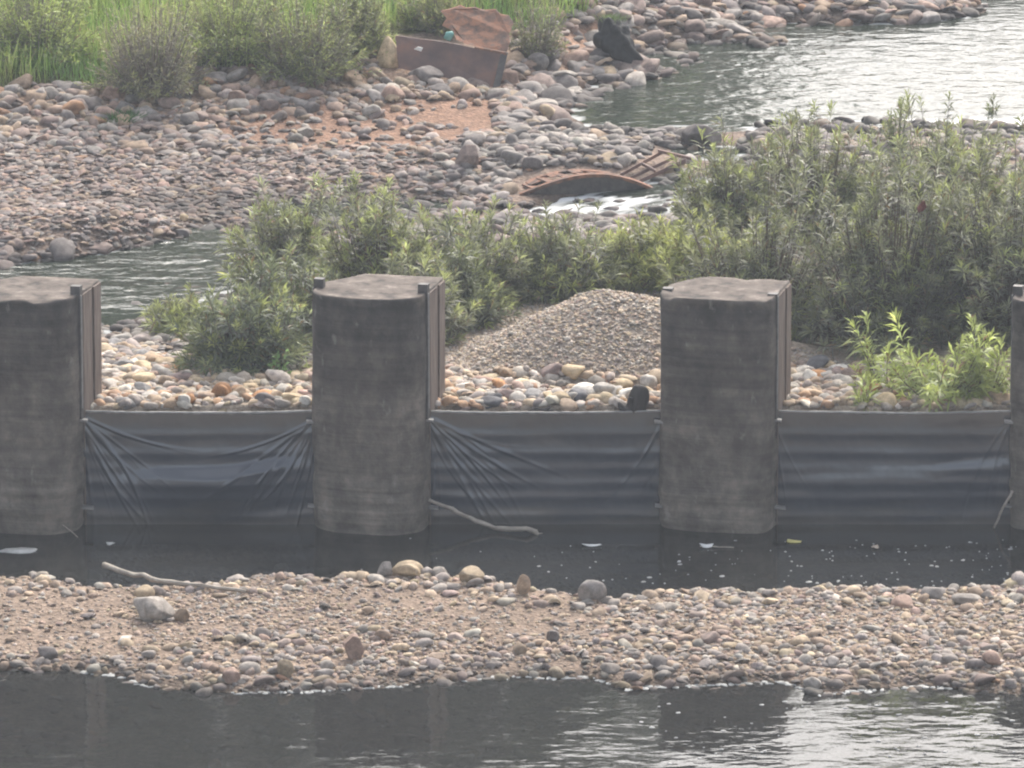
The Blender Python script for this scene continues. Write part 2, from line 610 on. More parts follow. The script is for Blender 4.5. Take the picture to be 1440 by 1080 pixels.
CTRL = []
for px in (-500, -200, 0, 150, 300, 440, 630, 800, 930, 1115, 1300, 1440, 1650, 1950):
    CTRL.append((px, 573, 1.235))
    CTRL.append((px, 550, 1.25))
CTRL += [(150, 500, 1.17), (250, 520, 1.23), (350, 535, 1.28), (430, 535, 1.28), (-200, 480, 1.1), (0, 490, 1.1),
         (540, 520, 1.28), (700, 520, 1.26), (900, 525, 1.26), (1200, 530, 1.27), (1400, 530, 1.3), (1700, 520, 1.35),
         (150, 474, 1.02), (100, 474, 1.0), (165, 445, 0.86), (225, 448, 1.02), (300, 430, 1.10), (360, 400, 1.06), (450, 350, 1.07), (600, 322, 1.12),
         (750, 314, 1.2), (900, 312, 1.26), (985, 300, 1.32), (1015, 245, 1.36), (1050, 205, 1.38), (1150, 190, 1.38),
         (1300, 188, 1.38), (1440, 188, 1.38), (1700, 190, 1.38),
         (500, 440, 1.25), (700, 440, 1.27), (900, 400, 1.3), (1000, 450, 1.3), (1200, 400, 1.42), (1400, 400, 1.42),
         (1200, 300, 1.5), (1400, 300, 1.5), (1200, 230, 1.46), (1400, 230, 1.46), (1700, 400, 1.45), (1700, 280, 1.5),
         (60, 430, .62), (200, 400, .65), (280, 365, .75), (-150, 420, .6), (-400, 420, .6), (450, 326, .88), (600, 303, .95),
         (750, 297, 1.08), (900, 293, 1.16), (975, 275, 1.2), (1005, 225, 1.2), (1080, 160, .9), (1200, 120, .9),
         (1400, 90, .9), (1440, 30, .9), (900, 130, .95), (1000, 120, .9), (1100, 90, .95), (1300, 40, .95), (1600, 60, .9),
         (1500, -20, 1.0), (1700, -60, 1.0), (1400, 160, 1.1), (1700, 150, 1.05), (1250, 160, 1.1),
         (0, 373, 1.05), (-300, 385, 1.05), (100, 363, 1.05), (180, 350, 1.05), (260, 331, 1.05), (340, 322, 1.06), (420, 311, 1.07),
         (540, 294, 1.1), (650, 287, 1.14), (740, 285, 1.17), (800, 276, 1.2), (930, 278, 1.27), (980, 255, 1.32),
         (985, 225, 1.36), (1000, 203, 1.38), (760, 178, 1.37), (850, 188, 1.37), (930, 190, 1.37), (990, 192, 1.38),
         (745, 160, 1.38), (775, 140, 1.37), (825, 115, 1.37), (890, 92, 1.37), (960, 80, 1.37), (1080, 55, 1.37),
         (1230, 30, 1.37), (1360, 5, 1.37), (1450, -20, 1.38), (1600, -70, 1.38),
         (850, 225, 1.42), (700, 222, 1.38), (920, 215, 1.40), (760, 250, 1.28), (830, 255, 1.26), (880, 250, 1.30), (640, 240, 1.28),
         (0, 300, 1.13), (200, 300, 1.12), (-300, 320, 1.12), (0, 220, 1.25), (200, 220, 1.25), (-300, 220, 1.25), (400, 240, 1.22),
         (560, 248, 1.24), (450, 185, 1.38), (600, 195, 1.38), (300, 175, 1.39), (0, 175, 1.38), (100, 155, 1.48),
         (-300, 170, 1.42), (0, 132, 1.60), (160, 140, 1.55), (250, 125, 1.62), (320, 145, 1.54), (400, 105, 1.74), (500, 140, 1.54), (500, 105, 1.70),
         (620, 140, 1.52), (620, 85, 1.74), (700, 118, 1.50), (760, 92, 1.54), (800, 62, 1.66), (850, 30, 1.74), (905, 45, 1.55),
         (1000, 30, 1.52), (1100, 10, 1.52), (1250, -10, 1.52), (900, 0, 1.86), (1000, -20, 1.72), (1400, -40, 1.55),
         (0, 100, 1.72), (200, 85, 1.80), (0, 0, 2.12), (200, 0, 2.14), (-300, 60, 1.95), (400, 55, 1.95), (400, 0, 2.18), (600, 20, 2.0),
         (700, 0, 2.08), (0, -70, 2.6), (400, -70, 2.55), (800, -60, 2.2), (1000, -70, 2.0), (1300, -70, 1.8), (-300, -70, 2.6)]
cp = np.array([P(*c) for c in CTRL])


def tps_fit(p, z, lam):
    n = len(p)
    d = np.linalg.norm(p[:, None] - p[None], axis=2)
    K = np.where(d > 0, d * d * np.log(d + 1e-9), 0) + lam * np.eye(n)
    A = np.zeros((n + 3, n + 3))
    Q = np.c_[np.ones(n), p]
    A[:n, :n], A[:n, n:], A[n:, :n] = K, Q, Q.T
    return np.linalg.solve(A, np.r_[z, 0, 0, 0])


XY0, XYS = cp[:, :2].mean(0), 6.0
tw = tps_fit((cp[:, :2] - XY0) / XYS, cp[:, 2], 0.0006)


def tps(X, Y):
    q = (np.c_[X.ravel(), Y.ravel()] - XY0) / XYS
    out = np.zeros(len(q))
    c = (cp[:, :2] - XY0) / XYS
    for i in range(0, len(q), 20000):
        d = np.linalg.norm(q[i:i + 20000, None] - c[None], axis=2)
        out[i:i + 20000] = np.where(d > 0, d * d * np.log(d + 1e-9), 0) @ tw[:-3] + tw[-3] + q[i:i + 20000] @ tw[-2:]
    return out.reshape(X.shape)


# near gravel bar: front shoreline and crest, as read on the pool's surface
FS = np.array([P(x, y, 0)[:2] for x, y in
               [(-700, 930), (-300, 935), (0, 941), (150, 946), (210, 964), (290, 974), (420, 972), (560, 964), (690, 952), (830, 951),
                (880, 966), (1000, 963), (1100, 958), (1150, 974), (1300, 964), (1440, 976), (1700, 985), (2100, 980)]])
CR = np.array([P(x, y, 0.28)[:2] for x, y in
               [(-700, 800), (-300, 812), (0, 812), (60, 810), (130, 824), (230, 822), (320, 817), (380, 809), (450, 812), (560, 803),
                (620, 808), (700, 820), (830, 840), (900, 840), (980, 827), (1050, 833), (1180, 826), (1300, 828), (1440, 824),
                (1700, 815), (2100, 815)]])
MOUND = P(858, 505, 1.25)


def height(X, Y):
    """bare ground"""
    up = np.clip(tps(np.clip(X, -9.5, 9.5), np.clip(Y, YD - 0.3, 103.0)), 0.45, 3.9)
    # conical heap of gravel behind the middle sheet, with a long low skirt to the right
    dx, dy = X - MOUND[0], Y - MOUND[1]
    r = np.hypot(np.where(dx > 0, dx / 1.22, dx), dy / 0.85)
    cone = 0.935 - 0.535 * np.sqrt(r * r + 0.06) + 0.03 * fbm(X * 1.7, Y * 1.7, 77, 3)
    up = np.maximum(up, 1.22 + cone + 0.012 * fbm(X * 3, Y * 3, 5))
    dx2 = X - P(1120, 530, 1.25)[0]
    r2 = np.hypot(dx2 / 0.75, (Y - MOUND[1]) / 0.9)
    up = np.maximum(up, 1.22 + 0.24 - 0.30 * r2)
    up = up + 0.02 * fbm(X * 1.5, Y * 1.5, 2)
    # pool bed and gravel bar
    f, c = np.interp(X, FS[:, 0], FS[:, 1]), np.interp(X, CR[:, 0], CR[:, 1])
    t = (Y - f) / (c - f)
    bar = np.where(t < 0, -0.16 * (1 - np.exp(t * 2.6)) * 2.4,
                   np.where(t < 1, 0.26 * np.clip(t, 0, 1) ** 0.62, 0.26 - 0.75 * smooth(1.0, 1.35, t)))
    bar = np.maximum(bar, -0.45) + np.where(t > -0.4, 0.035, 0.02) * fbm(X * 1.2, Y * 0.9, 8) * smooth(-0.5, 0.15, t)
    w = smooth(YD - 0.03, YD + 0.03, Y)
    return bar * (1 - w) + up * w


def spaced(lo, hi, step, far_lo, far_hi, k=1.25):
    core = list(np.arange(lo, hi + step / 2, step))
    s, a, b = step, [], []
    x = lo
    while x > far_lo:
        s *= k
        x -= s
        a.append(max(x, far_lo))
    s, x = step, hi
    while x < far_hi:
        s *= k
        x += s
        b.append(min(x, far_hi))
    return np.array(a[::-1] + core + b)


GX, GY = np.arange(-9.6, 9.61, 0.06), np.arange(60.0, 105.01, 0.06)
gx, gy = np.meshgrid(GX, GY)
HG = height(gx, gy)


def hgt(x, y):
    x, y = np.asarray(x, float), np.asarray(y, float)
    fx = np.clip((x - GX[0]) / 0.06, 0, len(GX) - 1.001)
    fy = np.clip((y - GY[0]) / 0.06, 0, len(GY) - 1.001)
    ix, iy = fx.astype(int), fy.astype(int)
    u, v = fx - ix, fy - iy
    return (HG[iy, ix] * (1 - u) + HG[iy, ix + 1] * u) * (1 - v) + (HG[iy + 1, ix] * (1 - u) + HG[iy + 1, ix + 1] * u) * v


def G(px, py, dz=0.0):
    """the ground point the photograph shows at this pixel"""
    d = ray(px, py)
    d = d / d[1]
    ys = np.arange(62.0, 112.0, 0.02)
    z = CAMH + d[2] * ys
    hit = np.nonzero(z < hgt(d[0] * ys, ys))[0]
    y = ys[hit[0]] if len(hit) else 104.0
    return np.array([d[0] * y, y, float(hgt(d[0] * y, y)) + dz])


def wlevel(X, Y):
    """surface of the upstream water: a still left pool, a short rapid, the upper channel"""
    a, b = P(600, 300, 1.1), P(1010, 235, 1.35)
    u = ((X - a[0]) * (b[0] - a[0]) + (Y - a[1]) * (b[1] - a[1])) / ((b[0] - a[0]) ** 2 + (b[1] - a[1]) ** 2)
    xr = 720 + F * X / np.hypot(Y, CAMH)
    return W1 + (W2 - W1) * smooth(0.0, 1.0, np.minimum(u, smooth(540, 720, xr)))


POLY = {  # zones of the ground, as outlines in the photograph
    'red': [(300, 178), (380, 152), (500, 150), (590, 138), (700, 138), (690, 180), (640, 200), (560, 220), (420, 214), (340, 208)],
    'red2': [(780, 70), (820, 20), (858, 28), (838, 60), (820, 95), (790, 105)],
    'grass': [(-600, 140), (0, 128), (60, 118), (180, 128), (300, 98), (420, 92), (520, 70), (560, 45), (700, 40), (780, 50), (860, 5), (1000, -90), (-600, -120)],
    'rapid': [(640, 285), (740, 286), (800, 276), (930, 279), (985, 255), (1020, 245), (1000, 300), (900, 313), (720, 316), (560, 312)],
    'rapid2': [(1120, 172), (1440, 164), (1700, 164), (1700, 182), (1440, 184), (1150, 186)],
}


def ground_colour(X, Y, Z):
    px, py = project(X, Y, Z)
    wob = 18 * fbm(X * 1.6, Y * 1.6, 31)
    c = np.empty(X.shape + (3,))
    near = Y < YD
    c[...] = (0.25, 0.20, 0.165)
    c[near] = (0.245, 0.190, 0.152)
    sand = smooth(-0.2, 0.5, fbm(X * 0.8, Y * 0.8, 41))[..., None]
    c = np.where(near[..., None], c * (0.86 + 0.28 * sand), c)
    farleft = (~near) & (py + wob < 372) & (Y > YD + 4)
    c[farleft] = (0.22, 0.17, 0.14)
    c[(~near) & (py < 205) & (py > 60) & (px < 900)] = (0.24, 0.175, 0.135)
    c[(~near) & inpoly(px, py + wob, POLY['red'])] = (0.235, 0.150, 0.110)
    c[(~near) & inpoly(px, py + wob, [(780, 60), (830, 20), (860, 40), (850, 90), (800, 110)])] = (0.28, 0.18, 0.13)
    c[(~near) & inpoly(px, py + wob * 0.5, POLY['grass'])] = (0.085, 0.09, 0.035)
    fill = (~near) & (py > 470)
    c[fill] = (0.36, 0.30, 0.24)
    c[(~near) & inpoly(px, py, [(560, 545), (600, 505), (780, 392), (860, 385), (950, 420), (1130, 490), (1210, 515), (1150, 560)])] = (0.34, 0.29, 0.245)
    # wet ground at the waterline and silt under water
    w = np.where(near, 0.0, wlevel(X, Y))
    wet = 1 - smooth(-0.01, 0.07, Z - w + 0.02 * fbm(X * 3, Y * 3, 51))
    return c * (1 - 0.55 * wet[..., None])


TX, TY = spaced(-9.6, 9.6, 0.11, -420, 420), spaced(62.0, 104.0, 0.11, -60, 640)
TY = np.sort(np.r_[TY[np.abs(TY - YD) > 0.05], YD - 0.035, YD - 0.012, YD + 0.012, YD + 0.035])
tx, ty = np.meshgrid(TX, TY)
TZ = height(tx, ty)
nx, ny = len(TX), len(TY)


def grid_faces(nx, ny):
    i = np.arange(nx * ny).reshape(ny, nx)
    return np.stack([i[:-1, :-1], i[:-1, 1:], i[1:, 1:], i[1:, :-1]], -1).reshape(-1, 4)


me = mesh('ground', np.stack([tx, ty, TZ], -1).reshape(-1, 3), grid_faces(nx, ny), ground_colour(tx, ty, TZ).reshape(-1, 3), mats=[M['ground']])
props(add('ground', me), kind='structure')

# pool below the dam
wx, wy = np.meshgrid(spaced(-9.6, 9.6, 0.16, -420, 420), np.r_[spaced(62.0, YS - 0.05, 0.16, -60, YS - 0.04)])
pxw, pyw = project(wx, wy, 0 * wx)
calm = 0.07 + 0.36 * smooth(880, 1250, pxw) * smooth(950, 1030, pyw) + 0.05 * smooth(900, 1080, pyw)
wz = calm * 0.004 * fbm(wx * 1.6, wy * 2.2, 3)
colw = np.stack([0 * wx, calm, 0 * wx], -1).reshape(-1, 3)
YP = YD + 0.2
wy2 = np.where(wy >= YS - 0.06, YP, wy)
me = mesh('pool', np.stack([wx, wy2, wz], -1).reshape(-1, 3), grid_faces(wx.shape[1], wx.shape[0]), colw, mats=[M['pool']])
props(add('pool', me), kind='structure')

# river above the dam
wx, wy = np.meshgrid(spaced(-9.6, 9.6, 0.085, -420, 420), spaced(YD + 0.6, 104.0, 0.085, YD + 0.55, 640))
wlv = wlevel(wx, wy)
pxw, pyw = project(wx, wy, wlv)
dep = wlv - height(wx, wy)
core = np.exp(-np.maximum(np.abs(wx) - 9.6, 0) / 6) * np.exp(-np.maximum(wy - 104, 0) / 10)
still = smooth(420, 450, pyw)
rap = (inpoly(pxw, pyw, POLY['rapid']) | inpoly(pxw, pyw, POLY['rapid2'])).astype(float)
chop = (0.55 + 0.5 * rap + 0.5 * smooth(480, 330, pxw)) * (1 - 0.85 * still)
wz = wlv + core * chop * (0.014 * fbm(wx * 2.2, wy * 3.2, 13, 3) + 0.02 * rap * fbm(wx * 5, wy * 6, 14, 3))
foam = np.clip(rap * smooth(-0.30, 0.30, fbm(wx * 3, wy * 4.5, 19, 4)), 0, 1) * 0.85
edge = (dep < 0.035) & (dep > -0.05) & (vnoise(wx * 4, wy * 4, 23) > 0.55)
foam = np.maximum(foam, edge * 0.5)
colw = np.stack([foam, chop, 0 * wx], -1).reshape(-1, 3)
me = mesh('river', np.stack([wx, wy, wz], -1).reshape(-1, 3), grid_faces(wx.shape[1], wx.shape[0]), colw, mats=[M['water']])
props(add('river', me), kind='structure')

# ------------------------------------------------------------------ concrete piers
PSI = math.radians(13.5)         # the piers stand skewed to the line of sheets
PIER_H = 2.53
HW = 0.602                       # half width


def pier_outline(ex, dn):
    pts = []
    for k in range(29):
        t = math.radians(-90 + 180 * k / 28)
        s, c = math.sin(t), math.cos(t)
        pts.append((HW * np.sign(s) * abs(s) ** (2 / ex), 0.43 - dn * abs(c) ** (2 / ex)))
    for v in np.linspace(0.52, 1.22, 9):
        pts.append((HW, v))
    for k in range(1, 9):
        pts.append((HW - (HW + 0.22) * k / 9, 1.22))
    for a, b in ((-0.26, 1.2), (-0.40, 1.08), (-0.50, 0.93), (-0.58, 0.80), (-HW, 0.66), (-HW, 0.54)):
        pts.append((a, b))
    return np.array(pts)


def make_pier(cx, seed, label, top):
    root = empty('concrete_pier', (cx, Y0, 0))
    root.rotation_euler = (0, 0, -PSI)
    props(root, label, 'pier', 'concrete dam piers')
    ol = pier_outline(*{1: (2.5, 0.42), 2: (2.7, 0.43), 3: (3.6, 0.34), 4: (3.2, 0.36)}[seed])
    n = len(ol)
    zs = np.r_[np.linspace(-0.55, top - 0.10, 80), top - 0.05, top - 0.015, top]
    ctr = np.array([0, 0.6])
    arc = np.cumsum(np.r_[0, np.linalg.norm(np.diff(ol, axis=0), axis=1)])
    V = []
    for z in zs:
        d = ol - ctr
        nrm = d / np.linalg.norm(d, axis=1)[:, None]
        bul = 0.020 * fbm(arc * 2.2, np.full(n, z * 2.0), seed, 4)
        bul += 0.020 * fbm(arc * 0.4, np.full(n, z * 11.0), seed + 9, 2) * smooth(1.5, 0.5, z)     # lift lines at the foot
        bul -= 0.030 * smooth(0.25, 0.02, z) * vnoise(arc * 5, np.full(n, z * 9), seed + 3)        # scour at the waterline
        chip = np.clip(fbm(arc * 3.1, np.full(n, 0.3), seed + 20, 4), 0, 1) * np.where(arc < 1.9, 0.24, 0.09)
        e = smooth(top - 0.10, top, z)
        bul = np.where(arc < 2.0, bul, bul * 0.25)
        ring = ol + nrm * (bul - 0.22 * chip * e - 0.012 * (z >= top))[:, None]
        zz = np.full(n, z) - (chip * 0.55 * e if z > top - 0.11 else 0)
        V.append(np.c_[ring, zz])
    last = V[-1]
    for s in (0.85, 0.65, 0.42, 0.2):
        q = last.copy()
        q[:, :2] = ctr + (last[:, :2] - ctr) * s
        q[:, 2] = top - 0.012 + 0.03 * fbm(q[:, 0] * 3, q[:, 1] * 3, seed + 40, 4)
        V.append(q)
    V = np.concatenate(V)
    R = len(zs) + 4
    fs, fm = [], []
    for i in range(R - 1):
        for k in range(n):
            fs.append((i * n + k, i * n + (k + 1) % n, (i + 1) * n + (k + 1) % n, (i + 1) * n + k))
            fm.append(1 if i >= len(zs) - 1 else 0)
    V = np.vstack([V, [[0, 0.6, top - 0.01]]])
    for k in range(n):
        fs.append(((R - 1) * n + k, (R - 1) * n + (k + 1) % n, R * n))
        fm.append(1)
    body = add('body', mesh('pier_body', V, fs, mats=[M['concrete'], M['pier_top']], fmat=fm), root)
    for s in (-1, 1):
        m = MB()     # steel guide post standing in its slot, its head proud of the concrete
        x0, x1 = (HW - 0.085, HW + 0.020) if s > 0 else (-HW - 0.014, -HW + 0.09)
        m.box((x0, 0.45, 1.18), (x1, 0.545, top + (0.085 if seed != 3 else 0.012)))
        o = add('guide_post', mesh('guide_post', m.v, m.f, smooth_=False, mats=[M['steel']]), root)
        m = MB()     # worn front lip of the post
        xa = x1 if s > 0 else x0 - 0.012
        m.box((xa, 0.452, 1.30), (xa + 0.012, 0.475, top - 0.01))
        add('guide_lip', mesh('guide_lip', m.v, m.f, smooth_=False, mats=[M['steel_pale']]), root)
    for a, b, x in ((0.575, 0.90, 0.016), (0.955, 1.205, 0.022)):
        rs = np.random.RandomState(seed * 7 + int(a * 100))
        m = MB()     # timber facing on the side of the slot, in two upright planks
        zz = np.linspace(-0.2, top - 0.03, 16)
        w = rs.uniform(-0.006, 0.006, (16, 2))
        for i in range(15):
            m.hexa((HW, a + w[i, 0], zz[i]), (HW, b + w[i, 1], zz[i]), (HW, b + w[i + 1, 1], zz[i + 1]), (HW, a + w[i + 1, 0], zz[i + 1]), (x, 0, 0))
        add('slot_plank', mesh('slot_plank', m.v, m.f, smooth_=False, mats=[M['guide']]), root)
    return root


pier_px = [(20, 1), (507, 2), (997, 3), (1490, 4)]
pier_lab = ['dark stained concrete pier with one steel post head, beside the sheet with sagging fold',
            'concrete pier with two black post heads, between the sagging sheet and the driftwood branch',
            'concrete pier with chipped square top, beside the gravel mound and the dark wood stump',
            'concrete pier next to the small bright leafy plant and a leaning pale twig']
PIER_X = []
for (px, sd_), lb, tp in zip(pier_px, pier_lab, (2.53, 2.55, 2.52, 2.47)):
    x = P(px, 752, 0)[0]
    PIER_X.append(x)
    make_pier(x, sd_, lb, tp)

# ------------------------------------------------------------------ plastic sheets between the piers
SHEET_TOP = AT(300, 578, YS)[2]


def make_sheet(x0, x1, seed, label, folds, pocket, fold_gain):
    L, H = x1 - x0, SHEET_TOP + 0.22
    nS, nT = 250, 115
    s, t = np.meshgrid(np.linspace(0, 1, nS), np.linspace(0, 1, nT))
    X, D = s * L, t * H
    sag = 0.022 * np.sin(np.pi * s) + 0.006 * fbm(s * 5, s * 0, seed)
    y = np.zeros_like(X)
    # the film is sucked against horizontal boards: soft ribs
    for k, tb in enumerate((0.16, 0.30, 0.42, 0.53, 0.64, 0.78)):
        wv = 0.012 * fbm(s * 3, s * 0 + k, seed + k)
        y -= 0.009 * np.exp(-((t - tb - wv) / 0.034) ** 2) * (0.6 + 0.5 * vnoise(s * 4, s * 0 + k * 3, seed + 2))
    for tp, a, s0, s1, tilt in pocket:
        c = tp + tilt * (s - 0.5) + 0.008 * fbm(s * 6, s * 0, seed + 30)
        lens = smooth(s0, s0 + 0.55, s) * (1 - smooth(s1 - 0.30, s1, s)) * (0.8 + 0.4 * vnoise(s * 7, s * 0, seed + 5))
        c = c - 0.10 * smooth(0.55, 1.0, s)                       # the pocket climbs towards the tied corner
        y -= a * lens * smooth(c - 0.035 - 0.02 * lens, c + 0.045, t) * (1 - smooth(c + 0.05, c + 0.42, t))
    # folds fanning out of the tied corners
    for cx, cy, sgn, th0, th1, cnt, amp, reach in folds:
        dx, dy = (X - cx * L) * sgn, D - cy * H
        r = np.hypot(dx, dy)
        th = np.arctan2(dy, np.maximum(dx, 1e-4))
        rs = np.random.RandomState(seed * 13 + int(cx * 10) + cnt)
        for k in range(cnt):
            tc = th0 + (th1 - th0) * (k + rs.uniform(0.15, 0.85)) / cnt
            bend = rs.uniform(-0.25, 0.25)
            ln = reach * rs.uniform(0.6, 1.25)
            wd = rs.uniform(0.007, 0.020)
            dd = (th - tc - bend * r) * np.maximum(r, 0.12)
            ridge = np.exp(-(dd / wd) ** 2) - 0.25 * np.exp(-((dd - 1.8 * wd) / wd) ** 2)
            y -= fold_gain * 0.26 * amp * rs.uniform(0.15, 1.3) * ridge * smooth(0.02, 0.2, r) * (1 - smooth(ln * 0.45, ln, r))
    y -= 0.016 * fbm(s * 4 + 2, t * 2.2, seed + 60, 3)
    y -= 0.003 * fbm(s * 14, t * 8, seed + 70, 3)
    Z = SHEET_TOP - sag - D * (1 - sag / H)
    root = empty('plastic_sheet', (x0, YS, 0))
    props(root, label, 'plastic sheet', 'black plastic sheets hung between the piers')
    V = np.stack([X, y - 0.03, Z], -1).reshape(-1, 3)
    add('film', mesh('film', V, grid_faces(nS, nT)[:, ::-1], mats=[M['plastic']]), root)
    # rolled hem over the top board
    m = MB()
    ss = np.linspace(0, 1, 40)
    pts = [(q * L, -0.012, SHEET_TOP - 0.022 * math.sin(math.pi * q) - 0.006 * float(fbm(np.array([q * 5]), np.array([0.0]), seed)[0])) for q in ss]
    m.tube(pts, 0.017, 6, 0.15, seed)
    add('top_hem', mesh('top_hem', m.v, m.f, mats=[M['steel_pale']]), root)
    m = MB()          # the top board it is wrapped over
    m.box((0.0, 0.0, SHEET_TOP - 0.22), (L, 0.07, SHEET_TOP - 0.035))
    add('top_board', mesh('top_board', m.v, m.f, smooth_=False, mats=[M['guide']]), root)
    for qx, qz, ln in ((0.0, SHEET_TOP - 0.075, 0.10), (L - 0.12, SHEET_TOP - 0.095, 0.10), (0.03, 0.20, 0.12), (L - 0.11, 0.22, 0.08)):
        m = MB()
        m.hexa((qx, -0.16, qz), (qx + ln, -0.16, qz - 0.008), (qx + ln, -0.16, qz + 0.014), (qx, -0.16, qz + 0.022), (0, 0.10, 0))
        add('batten_end', mesh('batten_end', m.v, m.f, smooth_=False, mats=[M['steel_pale']]), root)
    return root


def gap(i):
    k = 0.47 * math.tan(PSI) * 0.95
    return PIER_X[i] + HW + k - 0.04, PIER_X[i + 1] - HW + k + 0.04


a, b = gap(0)
make_sheet(a, b, 11, 'wrinkled black plastic sheet with a bluish sagging fold across its middle',
           [(0.0, 0.02, 1, 0.40, 1.5, 17, 0.020, 1.7), (1.0, 0.04, -1, 0.5, 1.45, 14, 0.022, 1.7)],
           [(0.45, 0.12, 0.05, 1.0, -0.03)], 1.9)
a, b = gap(1)
make_sheet(a, b, 23, 'creased black plastic sheet behind the driftwood branch, below the gravel mound',
           [(0.0, 0.02, 1, 0.35, 1.45, 20, 0.024, 1.8), (1.0, 0.02, -1, 1.1, 1.5, 6, 0.008, 1.2)],
           [(0.46, 0.02, 0.35, 0.8, 0.0)], 1.9)
a, b = gap(2)
make_sheet(a, b, 37, 'smooth black plastic sheet with straight horizontal ribs, below the small bright leafy plant',
           [(1.0, 0.02, -1, 0.75, 1.5, 4, 0.014, 1.4), (0.0, 0.02, 1, 1.2, 1.52, 4, 0.012, 1.0)],
           [(0.455, 0.022, -0.2, 1.2, -0.01)], 1.5)

# ------------------------------------------------------------------ stones
def ico(sub):
    t = (1 + 5 ** .5) / 2
    v = [(-1, t, 0), (1, t, 0), (-1, -t, 0), (1, -t, 0), (0, -1, t), (0, 1, t), (0, -1, -t), (0, 1, -t), (t, 0, -1), (t, 0, 1), (-t, 0, -1), (-t, 0, 1)]
    v = [np.array(p) / np.linalg.norm(p) for p in v]
    f = [(0, 11, 5), (0, 5, 1), (0, 1, 7), (0, 7, 10), (0, 10, 11), (1, 5, 9), (5, 11, 4), (11, 10, 2), (10, 7, 6), (7, 1, 8),
         (3, 9, 4), (3, 4, 2), (3, 2, 6), (3, 6, 8), (3, 8, 9), (4, 9, 5), (2, 4, 11), (6, 2, 10), (8, 6, 7), (9, 8, 1)]
    for _ in range(sub):
        c, nf = {}, []

        def mid(i, j):
            k = (min(i, j), max(i, j))
            if k not in c:
                p = v[i] + v[j]
                v.append(p / np.linalg.norm(p))
                c[k] = len(v) - 1
            return c[k]
        for i, j, k in f:
            a_, b_, c_ = mid(i, j), mid(j, k), mid(k, i)
            nf += [(i, a_, c_), (j, b_, a_), (k, c_, b_), (a_, b_, c_)]
        f = nf
    return np.array(v), np.array(f)


ICO = [ico(k) for k in range(4)]
NPROTO = 26


def stone_shape(dirs, seed):
    """a water-worn stone: an ellipsoid with a few ground flats and soft lumps"""
    rs = np.random.RandomState(100 + seed)
    p = dirs.copy()
    lump = sum(rs.uniform(0.03, 0.11) * np.sin(dirs @ rs.normal(size=3) * rs.uniform(1.4, 3.2) + rs.uniform(0, 6.28)) for _ in range(4))
    p = p * (1 + lump)[:, None]
    for _ in range(rs.randint(5, 10)):
        nrm = rs.normal(size=3)
        nrm /= np.linalg.norm(nrm)
        lim = rs.uniform(0.52, 0.90)
        dd = p @ nrm
        ex = np.maximum(dd - lim, 0)
        p = p - nrm * (ex * 0.92)[:, None]
    p = p / np.abs(p).max(0)
    return p


PROTO = [[stone_shape(ICO[s][0], k) for k in range(NPROTO)] for s in range(4)]

PAL = {'cream': (0.52, 0.41, 0.27), 'tan': (0.39, 0.285, 0.195), 'orange': (0.43, 0.225, 0.105), 'pale grey': (0.42, 0.395, 0.365),
       'grey': (0.25, 0.245, 0.245), 'slate': (0.115, 0.115, 0.125), 'mauve brown': (0.25, 0.19, 0.175), 'white': (0.66, 0.63, 0.58),
       'pink': (0.40, 0.27, 0.22)}
PK = list(PAL)
PV = np.array([PAL[k] for k in PK])

